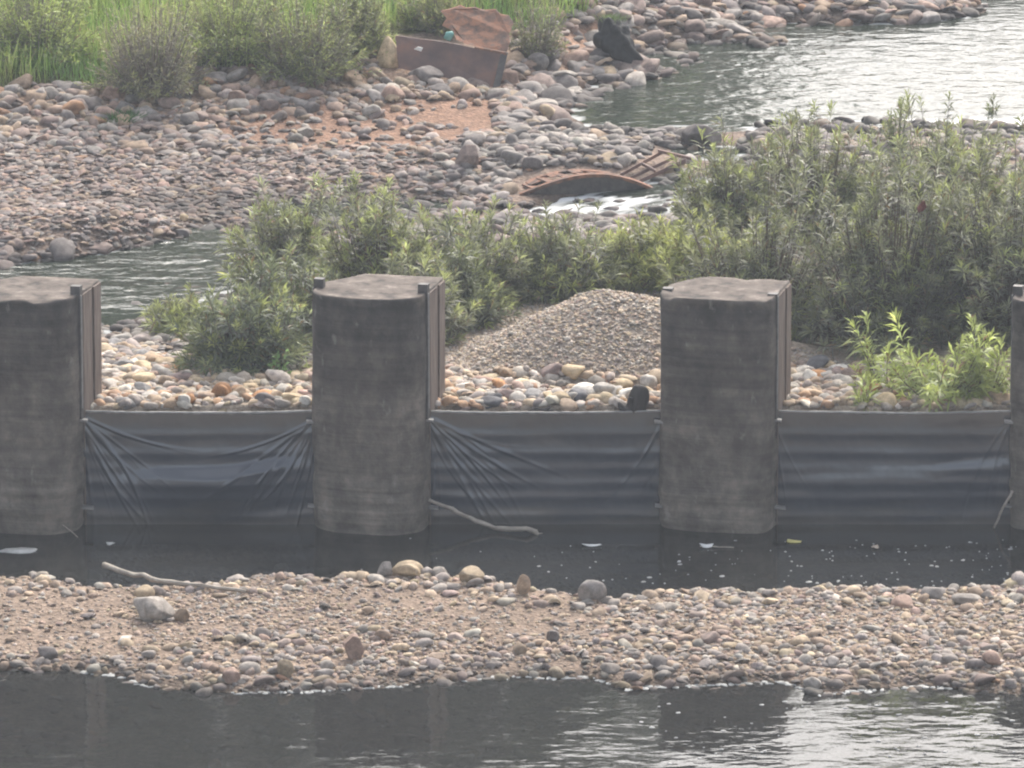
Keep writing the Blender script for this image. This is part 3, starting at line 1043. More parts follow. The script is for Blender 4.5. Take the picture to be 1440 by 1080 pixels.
# name, outline in the photograph, stones per square metre, (median radius, spread, smallest, largest), palette weights, squash, level of detail
BARP = [(-500, 790), (1940, 780), (1940, 1000), (1440, 990), (1150, 990), (880, 980), (700, 966), (420, 988), (250, 985), (150, 960), (-500, 952)]
ZONES = [
    ('bar', BARP, 95, (0.026, 0.50, 0.014, 0.09), dict(tan=3, cream=2.2, grey=2.6, slate=0.6, pink=1.2, white=0.3, **{'pale grey': 3, 'mauve brown': 1.6}), 0.50, 1),
    ('bar_pebbles', BARP, 410, (0.016, 0.36, 0.009, 0.034), dict(tan=4, cream=2, grey=2, pink=1.5, **{'pale grey': 2.4, 'mauve brown': 2}), 0.6, 0),
    ('bar_front', [(-500, 915), (0, 915), (170, 925), (330, 890), (560, 885), (720, 905), (860, 900), (1000, 895), (1440, 905), (1940, 905), (1940, 1000), (1440, 984), (1150, 982), (880, 975), (700, 962), (420, 982), (200, 972), (0, 950), (-500, 945)],
     95, (0.043, 0.42, 0.02, 0.095), dict(tan=2.2, cream=1.6, grey=3.5, slate=1.8, pink=0.8, **{'pale grey': 2.6, 'mauve brown': 2}), 0.6, 1),
    ('bar_crest', [(-500, 800), (0, 803), (130, 815), (560, 796), (700, 812), (830, 832), (1440, 814), (1940, 806), (1940, 850), (1440, 850), (800, 862), (560, 830), (100, 840), (-500, 840)],
     55, (0.048, 0.42, 0.022, 0.11), dict(tan=2.6, cream=3, grey=2.4, slate=0.4, pink=0.8, **{'pale grey': 3.6, 'mauve brown': 1}), 0.62, 1),
    ('bar_right', [(820, 830), (1440, 818), (1940, 815), (1940, 960), (1440, 960), (1000, 950), (850, 930)],
     190, (0.032, 0.38, 0.018, 0.085), dict(tan=3, cream=2.4, grey=2.6, slate=0.5, pink=1.2, **{'pale grey': 3, 'mauve brown': 1.6}), 0.45, 1),
    ('fill', [(-500, 490), (150, 478), (250, 505), (330, 530), (600, 520), (640, 518), (800, 526), (940, 530), (1120, 512), (1300, 520), (1940, 515), (1940, 600), (-500, 600)],
     170, (0.062, 0.36, 0.035, 0.13), dict(cream=4, white=1.6, tan=2, orange=1.1, grey=1.6, slate=0.6, pink=0.8, **{'pale grey': 3.4, 'mauve brown': 0.8}), 0.60, 1),
    ('shore_left', [(120, 462), (205, 455), (300, 435), (420, 400), (440, 520), (150, 520), (-400, 510), (-400, 470)],
     120, (0.060, 0.4, 0.03, 0.14), dict(grey=3, slate=1, tan=1, **{'pale grey': 3, 'mauve brown': 1}), 0.5, 1),
    ('mound', [(560, 540), (600, 505), (780, 392), (860, 385), (950, 420), (1130, 490), (1210, 515), (1150, 545), (930, 540)],
     1300, (0.015, 0.32, 0.009, 0.034), dict(cream=2.6, tan=2.0, grey=1.0, slate=0.25, pink=1.0, white=0.8, **{'pale grey': 4.0, 'mauve brown': 1.2}), 0.62, 0),
    ('mound_cobbles', [(600, 540), (630, 518), (700, 510), (930, 515), (1130, 500), (1200, 520), (1150, 550), (930, 550)],
     50, (0.03, 0.35, 0.016, 0.06), dict(cream=3, tan=2, grey=1.4, pink=1, **{'pale grey': 3, 'mauve brown': 1.4}), 0.6, 1),
    ('far_bar', [(-500, 380), (0, 372), (180, 352), (340, 326), (560, 298), (760, 285), (760, 200), (600, 205), (420, 200), (200, 190), (0, 185), (-500, 190)],
     290, (0.045, 0.34, 0.025, 0.10), dict(grey=3.2, slate=2.2, tan=1.5, pink=1.6, orange=0.15, cream=0.25, **{'pale grey': 1.0, 'mauve brown': 4}), 0.36, 1),
    ('far_edge', [(-300, 372), (0, 362), (180, 342), (300, 322), (340, 330), (180, 360), (0, 380), (-300, 385)],
     90, (0.07, 0.3, 0.04, 0.13), dict(grey=3, slate=2, tan=1.6, orange=1.2, white=0.6, **{'mauve brown': 3}), 0.5, 1),
    ('far_upper', [(-500, 205), (0, 200), (200, 225), (430, 215), (560, 230), (640, 205), (700, 190), (560, 165), (350, 150), (200, 165), (0, 150), (-500, 155)],
     130, (0.060, 0.40, 0.03, 0.14), dict(grey=3.4, slate=1.2, tan=1.6, pink=1.2, cream=0.3, **{'pale grey': 1.8, 'mauve brown': 2.4}), 0.5, 1),
    ('berm', [(-500, 175), (0, 175), (120, 170), (230, 185), (400, 175), (520, 165), (700, 150), (740, 100), (690, 60), (560, 60), (500, 80), (390, 92), (300, 98), (200, 120), (0, 120), (-500, 130)],
     125, (0.062, 0.44, 0.03, 0.17), dict(grey=3, slate=1.4, tan=2.4, pink=2, orange=0.9, cream=0.9, **{'pale grey': 2, 'mauve brown': 2}), 0.62, 2),
    ('tongue', [(580, 245), (640, 205), (700, 185), (760, 172), (860, 184), (985, 188), (985, 215), (958, 255), (930, 276), (800, 276), (700, 284)],
     150, (0.070, 0.40, 0.035, 0.16), dict(grey=4, slate=2.4, tan=0.7, cream=0.35, **{'pale grey': 2.6, 'mauve brown': 1}), 0.52, 1),
    ('right_bank', [(690, 180), (745, 180), (800, 158), (890, 128), (960, 104), (1080, 76), (1230, 46), (1360, 20), (1500, -30), (1300, -80), (900, -80), (760, 30), (700, 80)],
     95, (0.105, 0.36, 0.05, 0.22), dict(grey=3.4, slate=1.4, tan=1.6, pink=1.2, orange=0.3, cream=0.3, **{'pale grey': 2.2, 'mauve brown': 2.6}), 0.46, 2),
    ('island_shore', [(380, 400), (460, 345), (620, 312), (760, 305), (900, 316), (1000, 306), (1040, 250), (1035, 205), (1060, 178), (1440, 176), (1700, 176), (1700, 240), (1050, 260), (1000, 330), (700, 350), (450, 400)],
     45, (0.09, 0.35, 0.05, 0.17), dict(grey=3, slate=2, tan=0.8, **{'pale grey': 2, 'mauve brown': 1}), 0.5, 1),
    ('channel_bed', [(-400, 480), (-400, 370), (340, 318), (700, 290), (1000, 270), (1000, 330), (450, 370), (200, 470)],
     25, (0.09, 0.4, 0.05, 0.2), dict(grey=2, slate=2, **{'mauve brown': 2}), 0.5, 1),
    ('pool_bed', [(-500, 940), (1940, 960), (1940, 1200), (-500, 1200)],
     16, (0.06, 0.4, 0.03, 0.11), dict(tan=2, grey=2, orange=0.5, **{'mauve brown': 2}), 0.5, 1),
]
PIER_RECTS = [(-60, 385, 150, 770), (432, 385, 630, 770), (925, 385, 1116, 770), (1418, 400, 1600, 770)]
HIDE = [[(115, 572), (1424, 572), (1424, 760), (115, 760)],
        [(240, 400), (440, 330), (440, 545), (330, 540), (220, 505)],
        [(340, 330), (400, 255), (600, 255), (800, 285), (1000, 290), (1040, 160), (1440, 130), (1440, 480), (940, 440), (620, 500), (440, 480)]]

KEEP_CLEAR = [[(532, 40), (725, 62), (714, 128), (640, 122), (562, 112), (532, 100)],
              [(712, 250), (760, 236), (830, 232), (880, 238), (942, 272), (930, 284), (716, 284)],
              [(862, 256), (922, 203), (982, 218), (905, 268)]]
rs = np.random.RandomState(7)
pool = {k: [] for k in ('pos', 'scl', 'rot', 'col', 'pal', 'lod', 'zone', 'proto')}


def rotations(rs, n, tilt):
    az = rs.uniform(0, 2 * np.pi, n)
    ax = rs.normal(0, tilt, n)
    ay = rs.normal(0, tilt, n)
    cz, sz, cx_, sx_, cy_, sy_ = np.cos(az), np.sin(az), np.cos(ax), np.sin(ax), np.cos(ay), np.sin(ay)
    o, z = np.ones(n), np.zeros(n)
    RX = np.stack([o, z, z, z, cx_, -sx_, z, sx_, cx_], -1).reshape(n, 3, 3)
    RY = np.stack([cy_, z, sy_, z, o, z, -sy_, z, cy_], -1).reshape(n, 3, 3)
    RZ = np.stack([cz, -sz, z, sz, cz, z, z, z, o], -1).reshape(n, 3, 3)
    return RX @ RY @ RZ


for zi, (zn, poly, dens, (med, sg, lo, hi), wts, squash, lod) in enumerate(ZONES):
    ys_ = []
    down = min(p[1] for p in poly) > 700
    yy0, yy1 = (62.0, YS - 0.3) if down else (YD + 0.03, 104.5)
    n = int(dens * 19.0 * (yy1 - yy0))
    X, Y = rs.uniform(-9.5, 9.5, n), rs.uniform(yy0, yy1, n)
    Z = hgt(X, Y)
    px, py = project(X, Y, Z)
    k = inpoly(px, py, poly) & (px > -220) & (px < 1660)
    if zn in ('bar', 'bar_pebbles'):        # patches of bare sand between patches of stones
        k &= rs.uniform(0, 1, n) < 0.35 + 0.9 * smooth(-0.35, 0.35, fbm(X * 0.9, Y * 0.9, 41))
    if not down:                            # the red scars stay mostly bare
        k &= ~((inpoly(px, py, POLY['red']) | inpoly(px, py, POLY['red2'])) & (rs.uniform(0, 1, n) < 0.70))
    for ex in KEEP_CLEAR:
        k &= ~inpoly(px, py, ex)
    X, Y, Z = X[k], Y[k], Z[k]
    n = len(X)
    r = np.clip(med * np.exp(rs.normal(0, sg, n)), lo, hi)
    asp = rs.uniform(0.62, 1.0, n)
    flat = np.clip(squash * rs.uniform(0.7, 1.35, n), 0.25, 0.95)
    S = np.stack([r * 1.18, r * 1.18 * asp, r * flat], -1)
    for nm in ('pos', 'scl', 'rot', 'col', 'pal', 'lod', 'zone', 'proto'):
        pass
    w = np.array([wts.get(q, 0.0) for q in PK])
    pi = rs.choice(len(PK), n, p=w / w.sum())
    zc = (PV * (w / w.sum())[:, None]).sum(0)
    silt = np.array((0.245, 0.195, 0.158) if zn.startswith('bar') else (0.34, 0.275, 0.215) if zn.startswith('mound') else (0.205, 0.15, 0.118))
    sm_ = 0.32 if zn.startswith('bar') else 0.12 if zn == 'fill' else 0.30
    c = (PV[pi] * (0.62 - sm_ * 0.3) + zc * (0.38 - sm_ * 0.7) + silt * sm_) * (0.86 if zn.startswith(('far', 'berm', 'tongue', 'right')) else 1.0) * np.exp(rs.normal(0, 0.16, n))[:, None] * (1 + rs.normal(0, 0.018, (n, 3)))
    Z = Z + S[:, 2] * rs.uniform(-0.05, 0.45, n)
    wlv_ = np.zeros(n) if down else wlevel(X, Y)
    wet = 1 - smooth(0.02, 0.09, Z - wlv_)
    c = c * (1 - 0.5 * wet)[:, None]
    pool['pos'].append(np.c_[X, Y, Z])
    pool['scl'].append(S)
    pool['rot'].append(rotations(rs, n, 0.26))
    pool['col'].append(np.clip(c, 0.02, 0.8))
    pool['pal'].append(pi)
    pool['lod'].append(np.full(n, lod))
    pool['zone'].append(np.full(n, zi))
    pool['proto'].append(rs.randint(0, NPROTO, n))
pool = {k: np.concatenate(v) for k, v in pool.items()}

dist_ = np.hypot(pool['pos'][:, 1], CAMH - pool['pos'][:, 2])
pxs = 2.4 * pool['scl'][:, 0] / 1.18 * F / dist_
pool['lod'] = np.where(pxs < 16.5, 0, np.where(pxs < 60, 1, 2))

# the largest to be seen become cobbles of their own; the rest stay one mass
ppx, ppy = project(pool['pos'][:, 0], pool['pos'][:, 1], pool['pos'][:, 2])
vis = (ppx > 6) & (ppx < 1434) & (ppy > 6) & (ppy < 1000)
for x0, y0_, x1, y1_ in PIER_RECTS:
    vis &= ~((ppx > x0) & (ppx < x1) & (ppy > y0_) & (ppy < y1_))
for h in HIDE:
    vis &= ~inpoly(ppx, ppy, h)
vis &= ~inpoly(ppx, ppy, POLY['grass'])
wl_all = np.where(pool['pos'][:, 1] < YD, 0.0, wlevel(pool['pos'][:, 0], pool['pos'][:, 1]))
vis &= pool['pos'][:, 2] > wl_all
size = pool['scl'][:, 0] * pool['scl'][:, 2] / pool['pos'][:, 1] ** 2 * vis
BIGN = 280
order = np.argsort(-size)
big = np.zeros(len(size), bool)
big[order[:BIGN]] = True

STONE_M = {k: stone_mat('clean_stone_' + k.replace(' ', '_'), PAL[k]) for k in PK}
DULL_M = {k: stone_mat('silty_stone_' + k.replace(' ', '_'), tuple(0.60 * np.array(PAL[k]) + 0.36 * np.array((0.21, 0.165, 0.135)))) for k in PK}
CLEAN = ('fill', 'shore_left', 'mound', 'mound_cobbles')
PLACE = {'bar': 'on the sandy gravel bar in front of the piers', 'fill': 'in the cobble fill behind the plastic sheets',
         'far_bar': 'on the wide brown cobble flat across the pool', 'berm': 'on the boulder bank below the green grass',
         'tongue': 'on the dark stony tongue behind the rusty arch', 'right_bank': 'on the stony bank beside the bright channel',
         'shore_left': 'on the grey shore beside the still green water', 'mound_cobbles': 'in the cobble fill behind the plastic sheets',
         'far_upper': 'around the bare red earth', 'far_edge': 'at the edge of the rippled left pool',
         'island_shore': 'on the shore among the narrow-leaved bushes', 'channel_bed': 'in the rippled left pool'}
for a_ in ('bar_front', 'bar_crest', 'bar_right', 'bar_pebbles', 'pool_bed'):
    PLACE[a_] = PLACE['bar']
PLACE['mound'] = PLACE['fill']
proto_me = {}
for i in np.nonzero(big)[0]:
    k = int(pool['proto'][i])
    if k not in proto_me:
        proto_me[k] = mesh('cobble_shape', PROTO[2][k], ICO[2][1], mats=[M['stone']])
    pk = PK[pool['pal'][i]]
    o = add('cobble', proto_me[k])
    o.material_slots[0].link = 'OBJECT'
    o.material_slots[0].material = (STONE_M if ZONES[pool['zone'][i]][0] in CLEAN else DULL_M)[pk]
    R_ = Matrix(pool['rot'][i].tolist()).to_4x4()
    o.matrix_world = Matrix.Translation(pool['pos'][i].tolist()) @ R_ @ Matrix.Diagonal((*pool['scl'][i].tolist(), 1))
    sh = 'flat' if pool['scl'][i][2] / pool['scl'][i][0] < 0.45 else 'rounded'
    pl = PLACE[ZONES[pool['zone'][i]][0]]
    props(o, '%s %s cobble %s' % (sh, pk, pl), 'cobble', '%s %s cobbles %s' % (sh, pk, pl))


def stone_mass(name, sel, label, cat):
    V, Fc, C, off = [], [], [], 0
    idx = np.nonzero(sel)[0]
    for lod in (0, 1, 2):
        for k in range(NPROTO):
            q = idx[(pool['lod'][idx] == lod) & (pool['proto'][idx] == k)]
            if not len(q):
                continue
            pv, pf = PROTO[lod][k], ICO[lod][1]
            pf = pf[pv[pf][:, :, 2].mean(1) > -0.30]
            v = np.einsum('nij,nvj->nvi', pool['rot'][q], pv[None] * pool['scl'][q][:, None, :]) + pool['pos'][q][:, None, :]
            V.append(v.reshape(-1, 3))
            Fc.append((pf[None] + (np.arange(len(q)) * len(pv))[:, None, None] + off).reshape(-1, 3))
            C.append(np.repeat(pool['col'][q], len(pv), axis=0))
            off += len(q) * len(pv)
    o = add(name, mesh(name, np.concatenate(V), np.concatenate(Fc), np.concatenate(C), mats=[M['stone']]))
    props(o, label, cat, kind='stuff')
    print(name, 'stones', len(idx), 'tris', sum(len(f) for f in Fc))


gz = np.isin(pool['zone'], [i for i, z in enumerate(ZONES) if z[0] in ('bar_pebbles', 'mound')])
stone_mass('gravel', gz & ~big, 'small mixed gravel of the conical mound and the sandy bar', 'gravel')
stone_mass('cobbles', ~gz & ~big, 'countless smaller river cobbles covering the banks and bars', 'cobbles')


def boulder(px, py, wpx, hpx, pal, label, proto=0, tiltdeg=0, rot=0, depth=0.8, name='boulder', sink=0.25, shape=None, cat='boulder', clean=False):
    """a stone picked out in the photograph: foot at px,py, wpx by hpx photograph pixels"""
    g = G(px, py)
    s = math.hypot(g[1], CAMH - g[2]) / F
    a_, c_ = wpx * s / 2, hpx * s / 2 / 0.97
    pts = PROTO[3][proto].copy() if shape is None else shape(ICO[3][0].copy())
    me_ = mesh('boulder_shape', pts, ICO[3][1], mats=[(STONE_M if clean else DULL_M)[pal]])
    o = add(name, me_)
    Rm = Matrix.Rotation(math.radians(tiltdeg), 4, 'Y') @ Matrix.Rotation(math.radians(rot), 4, 'Z')
    zc = g[2] + c_ * (1 - sink)
    o.matrix_world = Matrix.Translation((g[0], g[1] + a_ * depth * 0.4, zc)) @ Rm @ Matrix.Diagonal((a_, a_ * depth, c_ * (1 + sink * 0.5), 1))
    return props(o, label, cat)


def pointed(v):
    t = (v[:, 2] + 1) / 2
    k = 1.0 - 0.62 * t ** 1.3
    v = v.copy()
    v[:, 0] = v[:, 0] * k - 0.10 * t
    v[:, 1] *= k
    return v * (1 + 0.05 * np.sin(v @ np.array([3, 2, 1.0])))[:, None]


boulder(218, 872, 64, 34, 'pale grey', 'large pale grey boulder half sunk in sand on the gravel bar', 3, 6, 0)
boulder(258, 874, 26, 20, 'tan', 'brown cobble touching the large pale grey boulder', 5)
boulder(735, 836, 22, 30, 'tan', 'upright tan stone at the back edge of the gravel bar', 9, 10)
boulder(832, 846, 42, 34, 'grey', 'smooth grey slanting boulder at the back edge of the gravel bar', 8, 22)
boulder(1072, 832, 25, 22, 'slate', 'round dark stone with pale top at the pool edge below a pier', 12)
boulder(495, 928, 34, 42, 'pink', 'upright reddish brown boulder in the wet cobbles of the bar front', 6, -8)
boulder(400, 952, 27, 26, 'cream', 'pale yellow angular stone in the wet bar front', 9)
boulder(325, 962, 27, 23, 'pink', 'rounded pink stone at the waterline of the bar', 14)
boulder(777, 902, 20, 17, 'slate', 'small round black stone alone on pale gravel', 12)
boulder(573, 812, 46, 22, 'cream', 'long cream boulder on the crest of the gravel bar', 4, 8)
boulder(543, 812, 26, 22, 'grey', 'grey boulder leaning against the long cream boulder', 10)
boulder(662, 820, 40, 24, 'cream', 'rounded cream boulder alone on the bar crest', 15)
boulder(395, 808, 22, 16, 'pale grey', 'pale grey slanting stone topping the bar crest', 2, 10)
boulder(1360, 850, 44, 16, 'pale grey', 'flat pale slab stone lying on the gravel bar', 17)
boulder(1395, 938, 30, 22, 'pink', 'red brown angular stone at the bar front', 7, 12)
boulder(612, 824, 8, 8, 'white', 'tiny white pebble beside the boulders of the bar crest', 1, clean=True)
boulder(547, 95, 42, 44, 'cream', 'big yellow pear-shaped boulder leaning on the rusty box', shape=pointed, clean=True)
boulder(155, 142, 27, 22, 'pink', 'solitary rounded pink boulder at the foot of the grey twiggy shrub', 11)
boulder(332, 150, 28, 25, 'pink', 'round reddish boulder on the bank below the grass', 12)
boulder(428, 194, 30, 17, 'pale grey', 'pale block stone on the bare red earth', 6)
boulder(258, 310, 14, 10, 'cream', 'bright yellow stone on the brown cobble flat', 9, clean=True)
boulder(255, 335, 24, 13, 'slate', 'black rounded stone at the edge of the rippled pool', 12)
boulder(660, 238, 40, 34, 'mauve brown', 'dark brown boulder at the head of the stony tongue', 10)
boulder(748, 238, 32, 20, 'slate', 'dark slate boulder just behind the rusty arch', 12)
boulder(755, 100, 34, 28, 'grey', 'rounded grey boulder with dark base right of the rusty box', 8, 18)
boulder(715, 120, 28, 24, 'pink', 'pinkish round boulder beside the flange of the rusty box', 11)
boulder(600, 118, 52, 26, 'slate', 'black angular slab stone lying below the rusty box', 3, -12)
boulder(985, 208, 62, 34, 'slate', 'black wet rock at the channel edge beside the large bush', 18)
boulder(428, 575, 18, 16, 'white', 'round white stone next to the pier with two post heads', 12, clean=True)
boulder(310, 560, 30, 22, 'orange', 'bright orange boulder in the cobble fill', 4, clean=True)
boulder(372, 570, 30, 18, 'slate', 'dark green grey flat stone in the cobble fill behind the folded sheet', 13)
boulder(258, 572, 20, 18, 'white', 'pale cream egg-shaped stone in the cobble fill', 12, clean=True)
boulder(1330, 162, 22, 14, 'pink', 'brown rock showing above the large bush', 5)

# ------------------------------------------------------------------ driftwood and floating bits
def stick(name, pts, r0, r1, mat, label, cat='branch', seed=1, wob=0.2, n=7):
    pts = [np.array(p, float) for p in pts]
    out, rr = [], []
    rs_ = np.random.RandomState(seed)
    for i in range(len(pts) - 1):
        for k in range(4):
            u = k / 4
            out.append(pts[i] * (1 - u) + pts[i + 1] * u + rs_.normal(0, r0 * 0.25, 3))
    out.append(pts[-1])
    for i in range(len(out)):
        rr.append(r0 + (r1 - r0) * i / (len(out) - 1))
    m = MB()
    m.tube(out, rr, n, wob, seed)
    o = m.build(name, M[mat], smooth_=True, origin=tuple(pts[0]))
    return props(o, label, cat)


yb = YS - 0.16
stick('driftwood_branch', [AT(602, 703, yb), AT(636, 716, yb - 0.05), AT(670, 733, yb - 0.12), AT(705, 744, yb - 0.2), AT(742, 744, yb - 0.3), P(762, 754, -0.03)],
      0.018, 0.032, 'wood_pale', 'pale crooked driftwood branch lying in the pool against a black sheet', seed=3)
g1, g2 = G(240, 826), G(345, 836)
stick('driftwood_pole', [P(146, 797, 0.20), P(190, 808, 0.24), g1 + (0, 0, 0.05), G(290, 831) + (0, 0, 0.05), g2 + (0, 0, 0.03)], 0.032, 0.018, 'wood_pale',
      'long grey driftwood pole jutting from the gravel bar over the pool', seed=5)
stick('leaning_twig', [P(1397, 745, -0.02), AT(1410, 715, YS - 0.25), AT(1424, 690, YS - 0.2)], 0.010, 0.016, 'wood_pale',
      'thin pale twig leaning out of the pool beside the end pier', 'twig', 6)
stick('leaning_twig', [P(112, 758, -0.02), AT(96, 744, Y0 - 0.12), AT(88, 738, Y0 - 0.05)], 0.007, 0.005, 'wood_pale',
      'thin twig rising from the pool at the foot of a pier', 'twig', 8)
stick('bleached_stick', [AT(578, 30, 97.2), AT(598, 38, 97.0), AT(621, 48, 96.8)], 0.065, 0.05, 'wood_pale',
      'bleached log end lying on top of the rusty box', 'log', 9)


def stump():
    """dark weathered stump standing on the top hem of the middle sheet"""
    base = AT(893, 586, YS + 0.06)
    s = 1 / PPM
    root = empty('wood_stump', tuple(base))
    props(root, 'dark weathered wood stump with a side branch standing on the sheet top beside a pier', 'stump')
    rs_ = np.random.RandomState(4)
    prof = [(0, 0.080, 0), (0.05, 0.092, 0.0), (0.10, 0.098, 0.004), (0.16, 0.102, 0.016), (0.22, 0.098, 0.028), (0.28, 0.086, 0.040), (0.325, 0.062, 0.040), (0.345, 0.025, 0.030)]
    n = 22
    V, fs = [], []
    for i, (z, r, dx) in enumerate(prof):
        for k in range(n):
            a_ = 2 * math.pi * k / n
            rr = r * (1 + 0.16 * math.sin(3 * a_ + z * 6) + 0.12 * math.sin(7 * a_ + 1 + z * 3) + rs_.uniform(-0.06, 0.06))
            V.append((dx + rr * math.cos(a_), rr * 0.8 * math.sin(a_), z))
    for i in range(len(prof) - 1):
        for k in range(n):
            fs.append((i * n + k, i * n + (k + 1) % n, (i + 1) * n + (k + 1) % n, (i + 1) * n + k))
    fs.append(tuple((len(prof) - 1) * n + k for k in range(n)))
    add('trunk', mesh('stump_trunk', V, fs, mats=[M['wood_dark']]), root)
    m = MB()
    m.tube([(-0.03, -0.02, 0.03), (-0.10, -0.03, 0.07), (-0.155, -0.03, 0.12), (-0.175, -0.03, 0.165)], [0.06, 0.052, 0.036, 0.014], 8, 0.2, 3)
    add('side_branch', mesh('side_branch', m.v, m.f, mats=[M['wood_dark']]), root)
    m = MB()
    m.hexa((-0.085, -0.088, 0.10), (-0.045, -0.100, 0.10), (-0.03, -0.108, 0.22), (-0.07, -0.085, 0.24), (0.01, 0.02, 0))
    add('bark_flake', mesh('bark_flake', m.v, m.f, smooth_=False, mats=[M['wood_dark']]), root)


stump()
m = MB()
b0 = AT(760, 581, YS + 0.10)
m.tube([b0 + (-0.14, 0, 0.0), b0 + (-0.05, 0.02, 0.035), b0 + (0.04, 0.0, 0.03), b0 + (0.11, 0.01, 0.075)], [0.02, 0.035, 0.03, 0.012], 7, 0.3, 2)
m.tube([b0 + (0.03, 0, 0.02), b0 + (0.10, 0.02, 0.02), b0 + (0.16, 0.0, 0.01)], [0.025, 0.022, 0.01], 7, 0.3, 5)
props(m.build('driftwood_knot', M['wood_dark'], smooth_=True, origin=tuple(b0)), 'small dark knotted driftwood lying on the hem of the creased sheet', 'driftwood')


def flake(name, px, py, lpx, wpx, mat, label, cat, seed, z=0.006, ang=0.0, curl=0.01):
    c = P(px, py, z)
    rs_ = np.random.RandomState(seed)
    L_, W_ = lpx / PPM / 2, wpx / PPM / 2 / 0.25
    n = 12
    V = [(0, 0, curl)]
    for k in range(n):
        a_ = 2 * math.pi * k / n
        q = 1 + rs_.uniform(-0.25, 0.2)
        x, y = L_ * q * math.cos(a_), W_ * q * math.sin(a_)
        V.append((x * math.cos(ang) - y * math.sin(ang), x * math.sin(ang) + y * math.cos(ang), curl * abs(math.cos(a_)) ** 2 * rs_.uniform(0, 2)))
    fs = [(0, 1 + k, 1 + (k + 1) % n) for k in range(n)]
    V2 = [(x, y, z_ - 0.006) for x, y, z_ in V]
    fs2 = [tuple(i + n + 1 for i in f[::-1]) for f in fs] + [(1 + k, n + 2 + k, n + 2 + (k + 1) % n, 1 + (k + 1) % n) for k in range(n)]
    o = add(name, mesh(name, V + V2, fs + fs2, mats=[M[mat]]), loc=tuple(c))
    return props(o, label, cat)


flake('plastic_scrap', 993, 768, 22, 5, 'white_scrap', 'white plastic scrap floating below the pier with chipped square top', 'scrap', 1, 0.012, 0.1, 0.02)
stick('floating_twig', [P(984, 768, 0.01), P(1005, 769, 0.015), P(1032, 770, 0.01)], 0.008, 0.006, 'wood_pale', 'short pale twig floating beside the white plastic scrap', 'twig', 12)
flake('fallen_leaf', 1116, 761, 24, 4, 'yellow_leaf', 'yellow leaf floating in the pool below the ribbed sheet', 'leaf', 2, 0.01, -0.5)
flake('fallen_leaf', 1230, 770, 11, 4, 'tan_leaf', 'dry tan leaf floating in the pool below the ribbed sheet', 'leaf', 3, 0.01, 0.6, 0.02)
flake('fallen_leaf', 832, 767, 24, 3, 'white_scrap', 'pale leaf floating below the creased sheet', 'leaf', 4, 0.01)
flake('foam_raft', 28, 774, 58, 8, 'foam', 'grey raft of scum floating beside the end pier foot', 'scum', 5, 0.006)
flake('foam_raft', 155, 764, 12, 4, 'foam', 'small scum patch floating below the folded sheet', 'scum', 6, 0.006)

# specks of scum and leaf litter on the pool, and sky glint painted as flat white patches along the bar
rs = np.random.RandomState(77)
V, fs = [], []


def speck(x, y, z, a_, b_, seed_ang):
    n = 7
    o_ = len(V)
    for zz, q in ((z + 0.004, 0.8), (z - 0.004, 1.0)):
        for k in range(n):
            an = 2 * math.pi * k / n
            j = q * (0.75 + 0.5 * float(_hash(np.array([k + o_]), np.array([7]), 3)[0]))
            u, w = a_ * j * math.cos(an), b_ * j * math.sin(an)
            V.append((x + u * math.cos(seed_ang) - w * math.sin(seed_ang), y + u * math.sin(seed_ang) + w * math.cos(seed_ang), zz))
    fs.append(tuple(o_ + k for k in range(n)))
    for k in range(n):
        fs.append((o_ + k, o_ + n + k, o_ + n + (k + 1) % n, o_ + (k + 1) % n))


for _ in range(130):
    px = 1440 - 900 * rs.beta(1.0, 2.2)
    py = rs.uniform(756, 826)
    if rs.uniform() < 0.15:
        px = rs.uniform(0, 1440)
    p = P(px, py, 0)
    q = rs.uniform(0.004, 0.013) * (1 + (rs.uniform() < 0.12))
    speck(p[0], p[1], 0.003, q * 1.4, q, rs.uniform(0, 3))
for _ in range(60):
    p = P(rs.uniform(900, 1440), rs.uniform(985, 1078), 0)
    q = rs.uniform(0.006, 0.018)
    speck(p[0], p[1], 0.003, q * 1.6, q, 0.0)
props(add('floating_specks', mesh('floating_specks', V, fs, mats=[M['foam']])), 'scattered pale specks of scum and leaf litter floating on the pool', 'floating litter', kind='stuff')
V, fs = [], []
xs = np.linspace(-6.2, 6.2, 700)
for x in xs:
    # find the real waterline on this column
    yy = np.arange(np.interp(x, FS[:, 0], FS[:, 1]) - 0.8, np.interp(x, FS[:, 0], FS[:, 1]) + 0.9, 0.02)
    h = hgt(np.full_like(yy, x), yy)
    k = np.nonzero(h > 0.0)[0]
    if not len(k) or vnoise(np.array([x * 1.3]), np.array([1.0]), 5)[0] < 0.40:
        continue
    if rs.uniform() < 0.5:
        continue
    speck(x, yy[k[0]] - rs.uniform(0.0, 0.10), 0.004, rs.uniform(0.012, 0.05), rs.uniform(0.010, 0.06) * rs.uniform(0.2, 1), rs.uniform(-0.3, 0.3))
props(add('shore_glint', mesh('shore_glint', V, fs, mats=[M['foam']])), 'broken white rim of painted sky glint along the front edge of the gravel bar', 'scum', kind='stuff')

# ------------------------------------------------------------------ rusty wreckage
def plate(m, pts, thick):
    """a convex plate from corner points, pushed back by thick"""
    off = np.array(thick, float)
    n = len(pts)
    q = [np.array(p, float) for p in pts]
    m.addv(q + [p + off for p in q], [tuple(range(n)), tuple(range(2 * n - 1, n - 1, -1))] +
           [(k, k + n, (k + 1) % n + n, (k + 1) % n) for k in range(n)])


